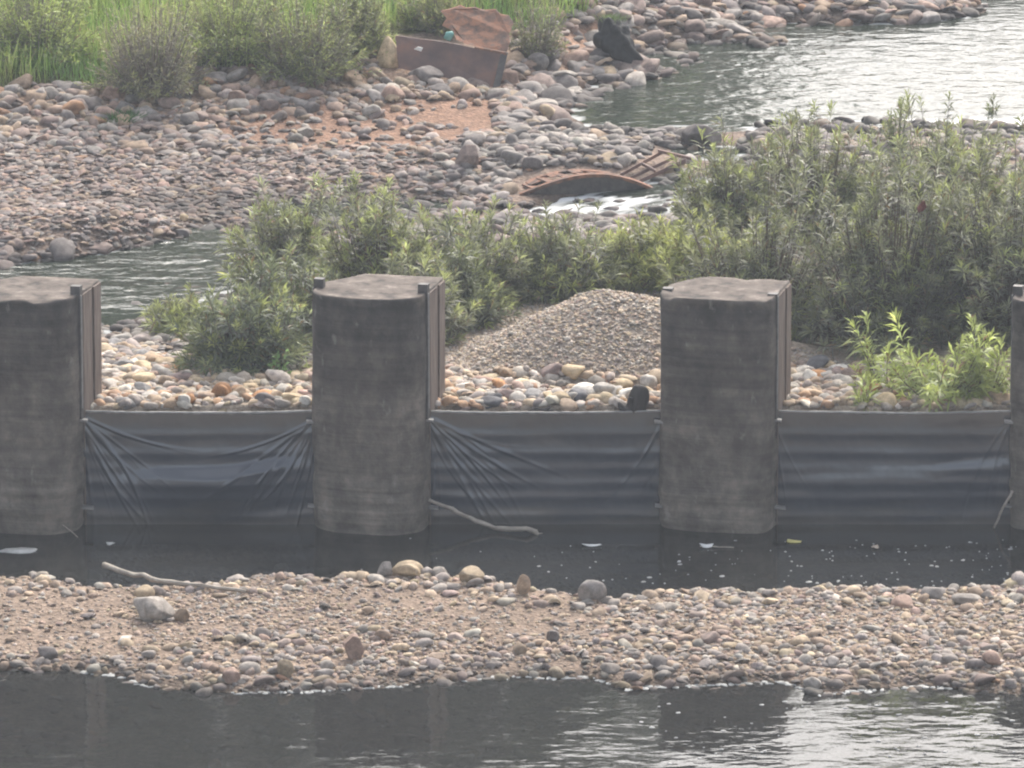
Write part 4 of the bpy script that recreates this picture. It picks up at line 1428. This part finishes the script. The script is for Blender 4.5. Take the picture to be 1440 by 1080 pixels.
yb = G(640, 118)[1]
root = empty('rusty_box', tuple(AT(640, 118, yb)))
props(root, 'rusted steel box tipped on the stony bank, plum side plate and orange lid', 'steel box')
m = MB()
A_, B_, C_, D_ = AT(556, 50, yb + 0.35), AT(706, 76, yb + 0.15), AT(695, 123, yb - 0.05), AT(560, 96, yb + 0.1)
E_ = AT(630, 52, yb + 0.35)
plate(m, [D_, C_, B_, AT(632, 60, yb + 0.25), A_], (0, 0.025, 0))
m.build('side_plate', M['rust_dark'], root)
m = MB()
off = np.array((0.075, 0.03, 0.012))
plate(m, [C_ + (-0.02, -0.03, -0.01), C_ + off, B_ + off, B_ + (-0.02, -0.03, 0)], (0, 0.04, 0))
m.build('end_flange', M['steel'], root)
m = MB()
plate(m, [B_ + (-0.35, 0.012, 0.065), B_ + (0.06, -0.012, -0.015), B_ + (0.06, 0, 0.02), B_ + (-0.35, 0.02, 0.09)], (0, 0.05, 0.0))
m.build('top_rim', M['rust_orange'], root)
m = MB()
o_ = [AT(x, y, yb + 0.30 + (70 - y) * 0.011 + 0.03 * math.sin(x * 0.9)) for x, y in
      ((655, 62), (684, 69), (712, 74), (717, 60), (716, 48), (722, 33), (716, 23), (704, 21), (697, 14), (680, 15), (668, 11), (655, 12),
       (648, 8), (634, 13), (620, 16), (628, 26), (622, 36), (638, 44), (641, 55))]
plate(m, o_, (0, 0.03, 0.008))
m.build('lid', M['rust_orange'], root)['label'] = 'bright orange rusted lid plate'
for a0, a1 in (((0.12, 0.30), (0.30, 0.20)),):
    m = MB()
    c_ = AT(588, 68, yb + 0.22)
    plate(m, [c_ + (-0.05, -0.06, 0), c_ + (0.04, -0.06, -0.03), c_ + (0.06, -0.06, 0.015), c_ + (0.0, -0.06, 0.03)], (0, 0.02, 0))
    m.build('paint_flake', M['white_scrap'], root)
m = MB()
c_ = AT(634, 52, yb + 0.12)
m.tube([c_ + (-0.05, 0, -0.03), c_ + (-0.02, 0, 0.03), c_ + (0.02, 0, 0.05), c_ + (0.03, 0, 0.055)], [0.05, 0.055, 0.03, 0.018], 9)
props(m.build('plastic_bottle', M['teal'], smooth_=True, origin=tuple(c_ + (0, 0, -0.05))), 'crushed teal plastic bottle resting on the rim of the rusty box', 'bottle')

# curved rusty girder
ya = G(830, 276)[1]
root = empty('rusty_arch', tuple(AT(830, 278, ya)))
props(root, 'curved rusted steel girder with cut-outs, arching over stones at the rapid', 'girder')


def arc_pts(knots, y, n=28):
    kx, ky = [k[0] for k in knots], [k[1] for k in knots]
    xs_ = np.linspace(kx[0], kx[-1], n)
    co = np.polyfit(kx, ky, 4)
    return [AT(x, float(np.polyval(co, x)), y) for x in xs_]


front = arc_pts([(730, 275), (765, 262), (805, 250), (850, 247), (895, 257), (920, 267), (938, 277)], ya)
back = arc_pts([(716, 268), (745, 255), (785, 243), (820, 241), (860, 246), (890, 256), (915, 266)], ya + 0.55)
m = MB()
for i in range(len(front) - 1):
    p, q = front[i], front[i + 1]
    m.hexa(p + (0, -0.02, -0.02), q + (0, -0.02, -0.02), q + (0, -0.02, 0.02), p + (0, -0.02, 0.02), (0, 0.10, 0))
m.build('front_flange', M['rust_orange'], root)
m = MB()
for i in range(len(back) - 1):
    p, q = back[i], back[i + 1]
    m.hexa(p + (0, -0.03, -0.02), q + (0, -0.03, -0.02), q + (0, -0.03, 0.015), p + (0, -0.03, 0.015), (0, 0.09, 0))
m.build('back_flange', M['rust_orange'], root)
m = MB()
for i in range(2, len(front) - 2):
    p, q = front[i], front[i + 1]
    zl = hgt(p[0], p[1]) - 0.05
    m.hexa((p[0], ya + 0.035, min(zl, p[2] - 0.05)), (q[0], ya + 0.035, min(zl, q[2] - 0.05)), q + (0, 0.035, -0.015), p + (0, 0.035, -0.015), (0, 0.02, 0))
m.build('web', M['steel'], root)
for i in list(range(0, 27, 3)) + [26]:
    m = MB()
    p, q = front[i], back[i]
    w_ = 0.06 if i < 14 else 0.02
    m.hexa(p + (-w_, 0.07, -0.008), p + (w_, 0.07, -0.008), q + (w_, -0.03, -0.008), q + (-w_, -0.03, -0.008), (0, 0, 0.014))
    m.build('cross_rib', M['rust_orange'], root)
for i in (0, 3, 7, 11):
    m = MB()       # torn remains of the deck plate
    p0, p1, q0, q1 = front[i], front[i + 2], back[i], back[i + 2]
    a_, b_ = p0 * 0.45 + q0 * 0.55, p1 * 0.5 + q1 * 0.5
    m.hexa(a_ + (0, 0, 0.008), b_ + (0, 0, 0.008), q1 + (0, 0, 0.01), q0 + (0, 0, 0.01), (0, 0, 0.008))
    m.build('deck_remnant', M['rust_orange'], root)

root = empty('scrap_bars', tuple(G(915, 250)))
props(root, 'collapsed rusted steel frame of parallel bars lying behind the curved girder', 'steel frame')
for (x0, y0_, x1, y1_, w_) in ((872, 247, 932, 214, 0.022), (884, 252, 950, 221, 0.020), (896, 257, 964, 226, 0.026)):
    m = MB()
    p, q = AT(x0, y0_, G(x0, y0_ + 9)[1]), AT(x1, y1_, G(x1, y1_ + 14)[1])
    m.hexa(p + (0, 0, -w_), q + (0, 0, -w_), q + (0, 0, w_), p + (0, 0, w_), (0.01, 0.05, 0))
    m.build('long_bar', M['rust_dark'], root)
for (x0, y0_, x1, y1_) in ((925, 214, 972, 225), (902, 232, 922, 243)):
    m = MB()
    p, q = AT(x0, y0_, G(x0, y0_ + 13)[1]) + (0, -0.03, 0.02), AT(x1, y1_, G(x1, y1_ + 10)[1]) + (0, -0.03, 0.02)
    m.hexa(p + (0, 0, -0.018), q + (0, 0, -0.018), q + (0, 0, 0.018), p + (0, 0, 0.018), (0, 0.05, 0))
    m.build('cross_bar', M['rust_dark'], root)

# ------------------------------------------------------------------ plants
class Leaves:
    def __init__(self):
        self.v, self.c = [], []

    def blades(self, base, d, side, ln, wd, col, droop=0.15, fold=0.0):
        """many two-triangle leaves at once: base points, unit directions, side vectors, lengths, widths, colours"""
        up = np.cross(side, d)
        mid = base + d * (ln * 0.45)[:, None] + up * (fold * wd)[:, None]
        tip = base + d * ln[:, None] + np.array([0, 0, -1.0]) * (ln * droop)[:, None]
        a_, b_ = mid - side * (wd / 2)[:, None], mid + side * (wd / 2)[:, None]
        self.v.append(np.stack([base, a_, tip, b_], 1))
        self.c.append(np.repeat(col[:, None, :], 4, 1))

    def build(self, name, mat, parent, origin):
        v = np.concatenate(self.v).reshape(-1, 3) - np.array(origin)
        c = np.concatenate(self.c).reshape(-1, 3)
        f = np.arange(len(v)).reshape(-1, 4)
        return add(name, mesh(name, v, f, np.clip(c, 0, 1), smooth_=False, mats=[mat]), parent)


def unit(v):
    return v / (np.linalg.norm(v, axis=-1, keepdims=True) + 1e-9)


def bush(px, py, h, r, shoots, label, seed, name='riverside_bush', tipc=(0.37, 0.41, 0.15), oldc=(0.168, 0.170, 0.134), leaf=0.165, lw=0.020,
         per=22, stem_mat='bark', tip_frac=0.35, lean=(0, 0), spread=1.0, group=None, base=None, cat='bush', droop=0.12, bare=0.35, depth=1.0, alive=0.4, zone=0.26, dens=1.5):
    rs_ = np.random.RandomState(seed)
    g = G(px, py) if base is None else np.array(base, float)
    root = empty(name, tuple(g))
    props(root, label, cat, group)
    S = int(shoots * dens)
    # shoot tips fill an uneven dome
    u = rs_.normal(size=(S, 3))
    u[:, 2] = np.abs(u[:, 2]) * 0.9 + 0.05
    u = unit(u)
    if name == 'riverside_bush':
        h, r = h * 1.14, r * 1.12
    rad = rs_.uniform(0.35, 1.0, S) ** 0.55
    lump = 0.58 + 0.62 * vnoise(np.arctan2(u[:, 1], u[:, 0]) * 1.9 + 9, u[:, 2] * 3.0, seed)
    tip = u * (rad * lump)[:, None] * np.array([r, r * depth, h])
    tip[:, 2] = np.maximum(tip[:, 2], 0.06 * h)
    tip[:, 0] += lean[0] * tip[:, 2]
    tip[:, 1] += lean[1] * tip[:, 2]
    foot = np.c_[tip[:, :2] * rs_.uniform(0.05, 0.35, (S, 1)) * spread, np.zeros(S) - 0.05]
    ctl = foot * 0.4 + tip * 0.6
    ctl[:, 2] = tip[:, 2] * 0.42
    ctl[:, :2] += rs_.normal(0, 0.05 * r, (S, 2))

    def curve(t):
        t = t[..., None]
        return (1 - t) ** 2 * foot[:, None] + 2 * t * (1 - t) * ctl[:, None] + t * t * tip[:, None]

    def tang(t):
        t = t[..., None]
        return unit(2 * (1 - t) * (ctl - foot)[:, None] + 2 * t * (tip - ctl)[:, None])
    # leaves
    k = np.arange(per)[None, :]
    plen = np.linalg.norm(tip - foot, axis=1)[:, None] * 1.08
    zl = zone * rs_.uniform(0.7, 1.35, (S, 1))
    fr = ((per - 1 - k + rs_.uniform(0, 1, (S, per))) / per) ** 1.2
    t = np.clip(1 - fr * zl / plen, 0.06, 1)
    pos, tg = curve(t), tang(t)
    tg = unit(tg + np.array([0, 0, 0.12]) + rs_.normal(0, 0.3, (S, 1, 3)))
    a_ = k * 2.399 + rs_.uniform(0, 6.28, (S, 1))
    e1 = unit(np.cross(tg, np.array([0.31, 0.95, 0.1])))
    e2 = np.cross(tg, e1)
    radial = e1 * np.cos(a_)[..., None] + e2 * np.sin(a_)[..., None]
    newness = smooth(0.85, 0.15, fr)
    splay = (1.05 - 0.55 * newness + rs_.normal(0, 0.18, t.shape))[..., None]
    d = unit(tg * (1 - splay * 0.72) + radial * splay)
    side = unit(np.cross(d, tg) + rs_.normal(0, 0.12, d.shape))
    ln = leaf * rs_.uniform(0.7, 1.2, t.shape) * rs_.uniform(0.65, 1.3, (S, 1)) * (0.70 + 0.35 * np.sin(np.pi * np.clip(1 - fr * 0.9, 0, 1)))
    bright = (rs_.uniform(0, 1, (S, 1)) ** (1.0 / max(alive, 0.05) - 1.0 + 0.3))          # some shoots flush green, others stay dull
    nw = (newness * (0.25 + 0.95 * bright))[..., None]
    col = np.array(oldc) * (1 - nw) + np.array(tipc) * nw
    col = col * np.exp(rs_.normal(0, 0.22, t.shape))[..., None] * np.exp(rs_.normal(0, 0.12, (S, 1, 1)))
    dead = rs_.uniform(0, 1, t.shape) < 0.035
    col[dead] = (0.24, 0.17, 0.09)
    lv = Leaves()
    lv.blades(pos.reshape(-1, 3), d.reshape(-1, 3), side.reshape(-1, 3), ln.ravel(), np.full(ln.size, lw) * rs_.uniform(0.8, 1.25, ln.size), col.reshape(-1, 3), droop, 0.25)
    fo = lv.build('foliage', M['leaf'], root, (0, 0, 0))
    # stems: every shoot a thin whip, the main ones thicker
    NR = 5
    tt = np.linspace(0, 0.98, NR)[None, :].repeat(S, 0)
    cpts, ctg = curve(tt), tang(tt)
    s1 = unit(np.cross(ctg, np.array([0.2, 0.9, 0.15])))
    s2 = np.cross(ctg, s1)
    w = (0.0025 + 0.006 * (1 - tt) * rs_.uniform(0.4, 1.5, (S, 1)))[..., None] * (0.6 + 0.4 * h)
    ring = np.stack([cpts + s1 * w, cpts + (-0.5 * s1 + 0.866 * s2) * w, cpts + (-0.5 * s1 - 0.866 * s2) * w], 2)
    V_ = ring.reshape(-1, 3)
    b0_ = (np.arange(S) * NR * 3)[:, None, None] + (np.arange(NR - 1) * 3)[None, :, None] + np.arange(3)[None, None, :]
    b1_ = (np.arange(S) * NR * 3)[:, None, None] + (np.arange(NR - 1) * 3)[None, :, None] + ((np.arange(3) + 1) % 3)[None, None, :]
    f = np.stack([b0_, b1_, b1_ + 3, b0_ + 3], -1).reshape(-1, 4)
    add('stems', mesh('stems', V_, f, mats=[M[stem_mat]]), root)
    return root


BG = 'narrow-leaved bushes on the river island'
YG = dict(tipc=(0.38, 0.41, 0.13), oldc=(0.21, 0.22, 0.12))
BIG = 'large olive green narrow-leaved bush '
bush(1065, 462, 1.75, 1.05, 330, BIG + 'rising right behind the pier with chipped square top', 201, alive=0.30, group=BG)
bush(1030, 340, 1.25, 0.80, 230, 'narrow-leaved bush leaning over white water beside the rusty frame', 202, alive=0.5, group=BG)
bush(1150, 320, 1.25, 1.05, 280, BIG + 'hiding the channel edge beside the black wet rock', 203, alive=0.5, group=BG)
bush(1330, 330, 1.35, 1.10, 300, BIG + 'below the brown rock and the bright channel', 204, alive=0.5, group=BG)
bush(1245, 478, 1.95, 1.05, 360, BIG + 'directly behind the small bright leafy plant, holding a red rag', 205, alive=0.28, group=BG)
bush(1415, 470, 1.85, 1.0, 330, BIG + 'behind the end pier', 206, alive=0.32, group=BG)
bush(1520, 350, 1.5, 1.0, 240, BIG + 'beyond the end pier, against the bright channel', 207, alive=0.4, group=BG)
bush(405, 405, 1.15, 0.75, 200, 'narrow-leaved bush dipping its twigs in the rippled left pool', 211, alive=0.5, group=BG)
bush(530, 430, 1.35, 0.72, 240, 'tall narrow-leaved bush showing above the pier with two post heads', 212, alive=0.55, group=BG)
bush(660, 425, 1.12, 0.75, 230, 'dense narrow-leaved bush left of the gravel mound summit', 213, alive=0.5, group=BG)
bush(790, 415, 0.95, 0.75, 220, 'low narrow-leaved bush between the gravel mound and the rusty arch', 214, alive=0.4, group=BG)
bush(905, 400, 0.72, 0.62, 190, 'low yellow green bush just behind the gravel mound, below white water', 215, alive=0.8, group=BG, **YG)
bush(985, 415, 0.80, 0.55, 170, 'yellow green bush at the foot of the large bush', 216, alive=0.9, group=BG, **YG)
bush(345, 512, 1.05, 0.90, 260, 'bluish green bush growing from the cobble fill beside the still pool', 217, alive=0.3, group=BG, oldc=(0.10, 0.125, 0.095))
bush(262, 470, 0.45, 0.45, 80, 'small sprawling bush at the edge of the still green water', 218, alive=0.7, group=BG)
bush(420, 480, 1.0, 0.5, 130, 'dark bush behind the left flank of the pier with two post heads', 219, alive=0.2, group=BG, oldc=(0.09, 0.105, 0.08))
bush(640, 455, 0.95, 0.55, 180, 'dark bush on the left flank of the gravel mound', 220, alive=0.25, group=BG, oldc=(0.09, 0.105, 0.08))
bush(590, 480, 1.0, 0.55, 120, 'bush hidden behind the pier with two post heads', 221, alive=0.35, group=BG)

SH = 'lone tall shoots above the large bushes'
bush(1262, 215, 1.0, 0.26, 16, 'tall forked shoot standing against the bright channel above the bushes', 231, name='tall_shoot', dens=1.0, zone=0.6, per=40, bare=0.45, alive=0.5, cat='shoot', leaf=0.13, oldc=(0.11, 0.14, 0.09))
bush(1398, 168, 0.45, 0.15, 8, 'small forked shoot alone in the white water', 232, name='tall_shoot', dens=1.0, zone=0.5, per=34, bare=0.3, alive=0.4, cat='shoot', leaf=0.13)
bush(1125, 215, 0.75, 0.18, 12, 'dark upright shoot at the crest of the bushes near the black wet rock', 233, name='tall_shoot', dens=1.0, zone=0.5, per=34, bare=0.4, alive=0.2, cat='shoot', leaf=0.13)

# small bright plants with broader leaves, in the cobble fill behind the ribbed sheet
BP = dict(zone=0.55, dens=1.0, name='leafy_plant', tipc=(0.46, 0.52, 0.17), oldc=(0.33, 0.39, 0.17), leaf=0.20, lw=0.030, bare=0.25, tip_frac=0.8, alive=1.0, cat='plant', droop=0.2, group='bright leafy plants in the cobble fill')
bush(1318, 560, 1.0, 0.72, 48, 'bright yellow green leafy plant in the cobbles behind the ribbed sheet', 241, per=30, **BP)
bush(1385, 556, 0.95, 0.50, 30, 'bright leafy plant with one browned tip, touching the end pier', 242, per=30, **BP)
bush(1215, 568, 0.42, 0.18, 8, 'small pale seedling in the cobbles beside the bright leafy plant', 243, per=20, **BP)
bush(1250, 548, 0.80, 0.45, 18, 'bright leafy sprig bending left in front of the dark bushes', 244, per=26, lean=(-0.35, 0), **BP)
BP2 = dict(BP, group=None, leaf=0.10, lw=0.045, tipc=(0.20, 0.34, 0.12), oldc=(0.13, 0.24, 0.09))
bush(392, 535, 0.42, 0.16, 12, 'small round-leaved weed at the foot of the bluish green bush', 245, per=12, **BP2)

# grey twiggy shrubs and grass on the far bank
TW = dict(zone=0.5, dens=1.5, name='twiggy_shrub', stem_mat='bark_grey', cat='shrub', leaf=0.10, lw=0.018, group='twiggy shrubs on the far bank', droop=0.1)
bush(215, 128, 1.5, 0.95, 260, 'grey brown twiggy shrub behind the solitary pink boulder', 251, per=13, oldc=(0.24, 0.225, 0.155), tipc=(0.33, 0.35, 0.15), alive=0.4, bare=0.2, **TW)
bush(430, 106, 1.3, 0.95, 260, 'twiggy green shrub at the top of the boulder bank', 252, per=16, oldc=(0.21, 0.22, 0.115), tipc=(0.32, 0.36, 0.13), alive=0.5, bare=0.25, **TW)
bush(508, 72, 1.1, 0.65, 220, 'olive shrub leaning over the big yellow boulder', 253, per=18, oldc=(0.20, 0.21, 0.11), tipc=(0.30, 0.34, 0.12), alive=0.5, bare=0.25, **TW)
bush(608, 38, 0.65, 0.65, 200, 'low olive shrub growing behind the rusty box', 254, per=18, oldc=(0.20, 0.21, 0.11), tipc=(0.32, 0.35, 0.12), alive=0.5, bare=0.2, **TW)
bush(752, 82, 1.0, 0.50, 90, 'half bare shrub with pale dry branches right of the orange lid', 255, per=12, oldc=(0.17, 0.17, 0.10), tipc=(0.24, 0.27, 0.10), alive=0.4, bare=0.35, lean=(0.15, 0), **TW)
bush(50, 80, 1.3, 1.2, 330, 'yellow green shrub standing in the tall grass', 256, per=18, oldc=(0.25, 0.30, 0.11), tipc=(0.38, 0.45, 0.13), alive=0.6, bare=0.2, **TW)
bush(320, 80, 1.2, 1.0, 300, 'yellow green shrub between the two grey twiggy shrubs', 257, per=18, oldc=(0.24, 0.28, 0.11), tipc=(0.36, 0.42, 0.13), alive=0.6, bare=0.2, **TW)


def grass(name, poly, n, hl, hh, label, seed, cols, parent_kind='stuff', cat='grass', wid=0.012, lean=0.35):
    rs_ = np.random.RandomState(seed)
    X, Y = rs_.uniform(-10.5, 10.5, n * 6), rs_.uniform(YD + 6, 106, n * 6)
    Z = hgt(X, Y)
    px, py = project(X, Y, Z)
    k = np.nonzero(inpoly(px, py + 8 * fbm(X * 2, Y * 2, 3), poly))[0][:n]
    X, Y, Z = X[k], Y[k], Z[k]
    cl = fbm(X * 1.1, Y * 1.1, seed, 3)
    h = rs_.uniform(hl, hh, len(k)) * (0.8 + 0.45 * cl)
    a_ = rs_.uniform(0, 6.28, len(k))
    ln_ = np.abs(rs_.normal(0, lean, len(k)))
    base = np.c_[X, Y, Z - 0.02]
    d = unit(np.c_[np.cos(a_) * ln_, np.sin(a_) * ln_, np.ones(len(k))])
    side = unit(np.cross(d, np.c_[np.cos(a_ + 0.7), np.sin(a_ + 0.7), 0 * a_ + 0.01]))
    c = np.array(cols)[np.clip(((cl + 0.6) / 1.2 * len(cols) + rs_.normal(0, 0.6, len(k))).astype(int), 0, len(cols) - 1)]
    c = c * np.exp(rs_.normal(0, 0.2, len(k)))[:, None]
    lv = Leaves()
    lv.blades(base, d, side, h, wid * rs_.uniform(0.7, 1.5, len(k)), c, 0.25 * rs_.uniform(0, 1), 0.2)
    o = lv.build(name, M['grass'], None, (0, 0, 0))
    return props(o, label, cat, kind=parent_kind)


grass('tall_grass', POLY['grass'], 45000, 0.25, 0.85, 'thick yellow green grass covering the far bank', 61,
      [(0.15, 0.26, 0.07), (0.22, 0.34, 0.085), (0.29, 0.39, 0.11), (0.37, 0.44, 0.15), (0.32, 0.31, 0.15)])


def tuft(px, py, r, h, n, label, seed, col):
    g = G(px, py)
    rs_ = np.random.RandomState(seed)
    a_, q = rs_.uniform(0, 6.28, n), r * np.sqrt(rs_.uniform(0, 1, n))
    base = np.c_[q * np.cos(a_), q * np.sin(a_), np.full(n, -0.02)]
    b_ = rs_.uniform(0, 6.28, n)
    d = unit(np.c_[np.cos(b_) * 0.5 + np.cos(a_) * q / r * 0.5, np.sin(b_) * 0.5 + np.sin(a_) * q / r * 0.5, np.ones(n)])
    side = unit(np.cross(d, np.c_[np.cos(b_ + 0.8), np.sin(b_ + 0.8), 0 * b_]))
    c = np.array(col) * np.exp(rs_.normal(0, 0.25, n))[:, None]
    lv = Leaves()
    lv.blades(base, d, side, h * rs_.uniform(0.5, 1.1, n), 0.009 * rs_.uniform(0.7, 1.6, n), c, 0.25, 0.2)
    o = lv.build('grass_tuft', M['grass'], None, (0, 0, 0))
    o.location = tuple(g)
    return props(o, label, 'grass tuft')


tuft(172, 170, 0.22, 0.26, 380, 'dark green grass tuft alone among the cobbles of the far bank', 71, (0.065, 0.14, 0.045))
tuft(1128, 480, 0.2, 0.5, 90, 'thin dry grass tuft against the side of the pier with chipped top', 72, (0.16, 0.14, 0.10))

# black lump of earth with grass on top, slumping into the channel
g = G(868, 88)
root = empty('earth_clod', tuple(g))
props(root, 'black slumped earth clod with a grass tuft on top, at the channel edge', 'earth clod')
v = ICO[3][0].copy()
v = v * (1 + 0.13 * np.sin(v @ np.array([5, 3, 4.0])) + 0.09 * np.sin(v @ np.array([-7, 6, 9.0]) + 1))[:, None]
v = v * np.array([0.21, 0.24, 0.34])
zz = (v[:, 2] + 0.36) / 0.72
v[:, 0] += -0.26 * zz + 0.20 - 0.08 * np.sin(zz * 3)
v[:, 0] *= 1.15
v[:, 2] += 0.24
add('clod', mesh('clod', v, ICO[3][1], mats=[M['peat']]), root)
rs = np.random.RandomState(5)
n = 130
base = np.c_[rs.normal(-0.07, 0.07, n), rs.normal(0.02, 0.06, n), np.full(n, 0.52)]
b_ = rs.uniform(0, 6.28, n)
d = unit(np.c_[np.cos(b_) * 0.6, np.sin(b_) * 0.6, np.ones(n)])
lv = Leaves()
lv.blades(base, d, unit(np.cross(d, np.c_[np.cos(b_ + 0.8), np.sin(b_ + 0.8), 0 * b_])), rs.uniform(0.1, 0.25, n), np.full(n, 0.010),
          np.array((0.15, 0.21, 0.07)) * np.exp(rs.normal(0, 0.25, n))[:, None], 0.3)
lv.build('grass_top', M['grass'], root, (0, 0, 0))

# rag caught in the large bush
c_ = G(1290, 560)
yr = G(1245, 478)[1] - 0.55
c_ = AT(1296, 290, yr)
xs_, zs_ = np.meshgrid(np.linspace(-0.045, 0.05, 12), np.linspace(-0.06, 0.05, 12))
V = np.stack([xs_ * (1.1 - 12 * np.abs(zs_ + 0.01)) + 0.3 * zs_, 0.03 * np.sin(xs_ * 50) + 0.02 * np.sin(zs_ * 40), zs_], -1).reshape(-1, 3)
o = add('cloth_rag', mesh('cloth_rag', V, grid_faces(12, 12), mats=[M['red_rag']]), loc=tuple(c_))
sm = o.modifiers.new('thickness', 'SOLIDIFY')
sm.thickness = 0.006
props(o, 'faded red rag caught in the twigs of the large bush', 'rag')

# ------------------------------------------------------------------ wood on the far bank, above the frame: seen only mirrored in the water
rs = np.random.RandomState(99)
lv, trunks = Leaves(), MB()
for i in range(17):
    x, y = -48 + 50.0 * (i + rs.uniform(-0.3, 0.3)) / 16, rs.uniform(126, 138)
    h, r = rs.uniform(17.0, 22.0), rs.uniform(2.8, 4.0)
    trunks.tube([(x, y, 2.5), (x + 0.2, y, 2.5 + h * 0.4), (x, y + 0.3, 2.5 + h * 0.85)], [0.28, 0.2, 0.06], 7)
    n = 3600
    u = unit(rs.normal(size=(n, 3))) * (rs.uniform(0.3, 1, n) ** 0.5)[:, None]
    lump = 0.75 + 0.5 * vnoise(u[:, 0] * 2.5 + i * 7, u[:, 2] * 2.5, 5)
    p = np.array([x, y, 2.2 + h * 0.55]) + u * lump[:, None] * np.array([r, r, h * 0.46])
    d = unit(rs.normal(size=(n, 3)) + np.array([0, 0, 0.4]))
    c = np.array((0.10, 0.125, 0.065)) * np.exp(rs.normal(0, 0.3, n))[:, None]
    lv.blades(p, d, unit(np.cross(d, rs.normal(size=(n, 3)))), rs.uniform(0.5, 0.9, n), rs.uniform(0.3, 0.5, n), c, 0.1)
wood = lv.build('woodland', M['leaf'], None, (0, 0, 0))
props(wood, 'green riverside wood mirrored in the pool', 'woodland', kind='stuff')
trunks.build('trunks', M['bark'], wood)

# ------------------------------------------------------------------ hazy air
m, nt, n_, l_, b_ = new_mat('thin_haze')
n_.remove(b_)
pv = N(nt, 'ShaderNodeVolumePrincipled')
pv.inputs['Color'].default_value = (0.82, 0.90, 1.0, 1)
pv.inputs['Density'].default_value = 0.00066
pv.inputs['Anisotropy'].default_value = 0.2
l_.new(pv.outputs[0], n_['Material Output'].inputs['Volume'])
mb = MB()
mb.box((-430, -70, -2.0), (430, 650, 28.0))
hz = mb.build('haze', m)
props(hz, 'thin pale river haze filling the air', 'haze', kind='stuff')
print('triangles', sum(sum(p.loop_total - 2 for p in me_.polygons) for me_ in {o.data for o in bpy.data.objects if o.type == 'MESH'}) if DEBUG else '')
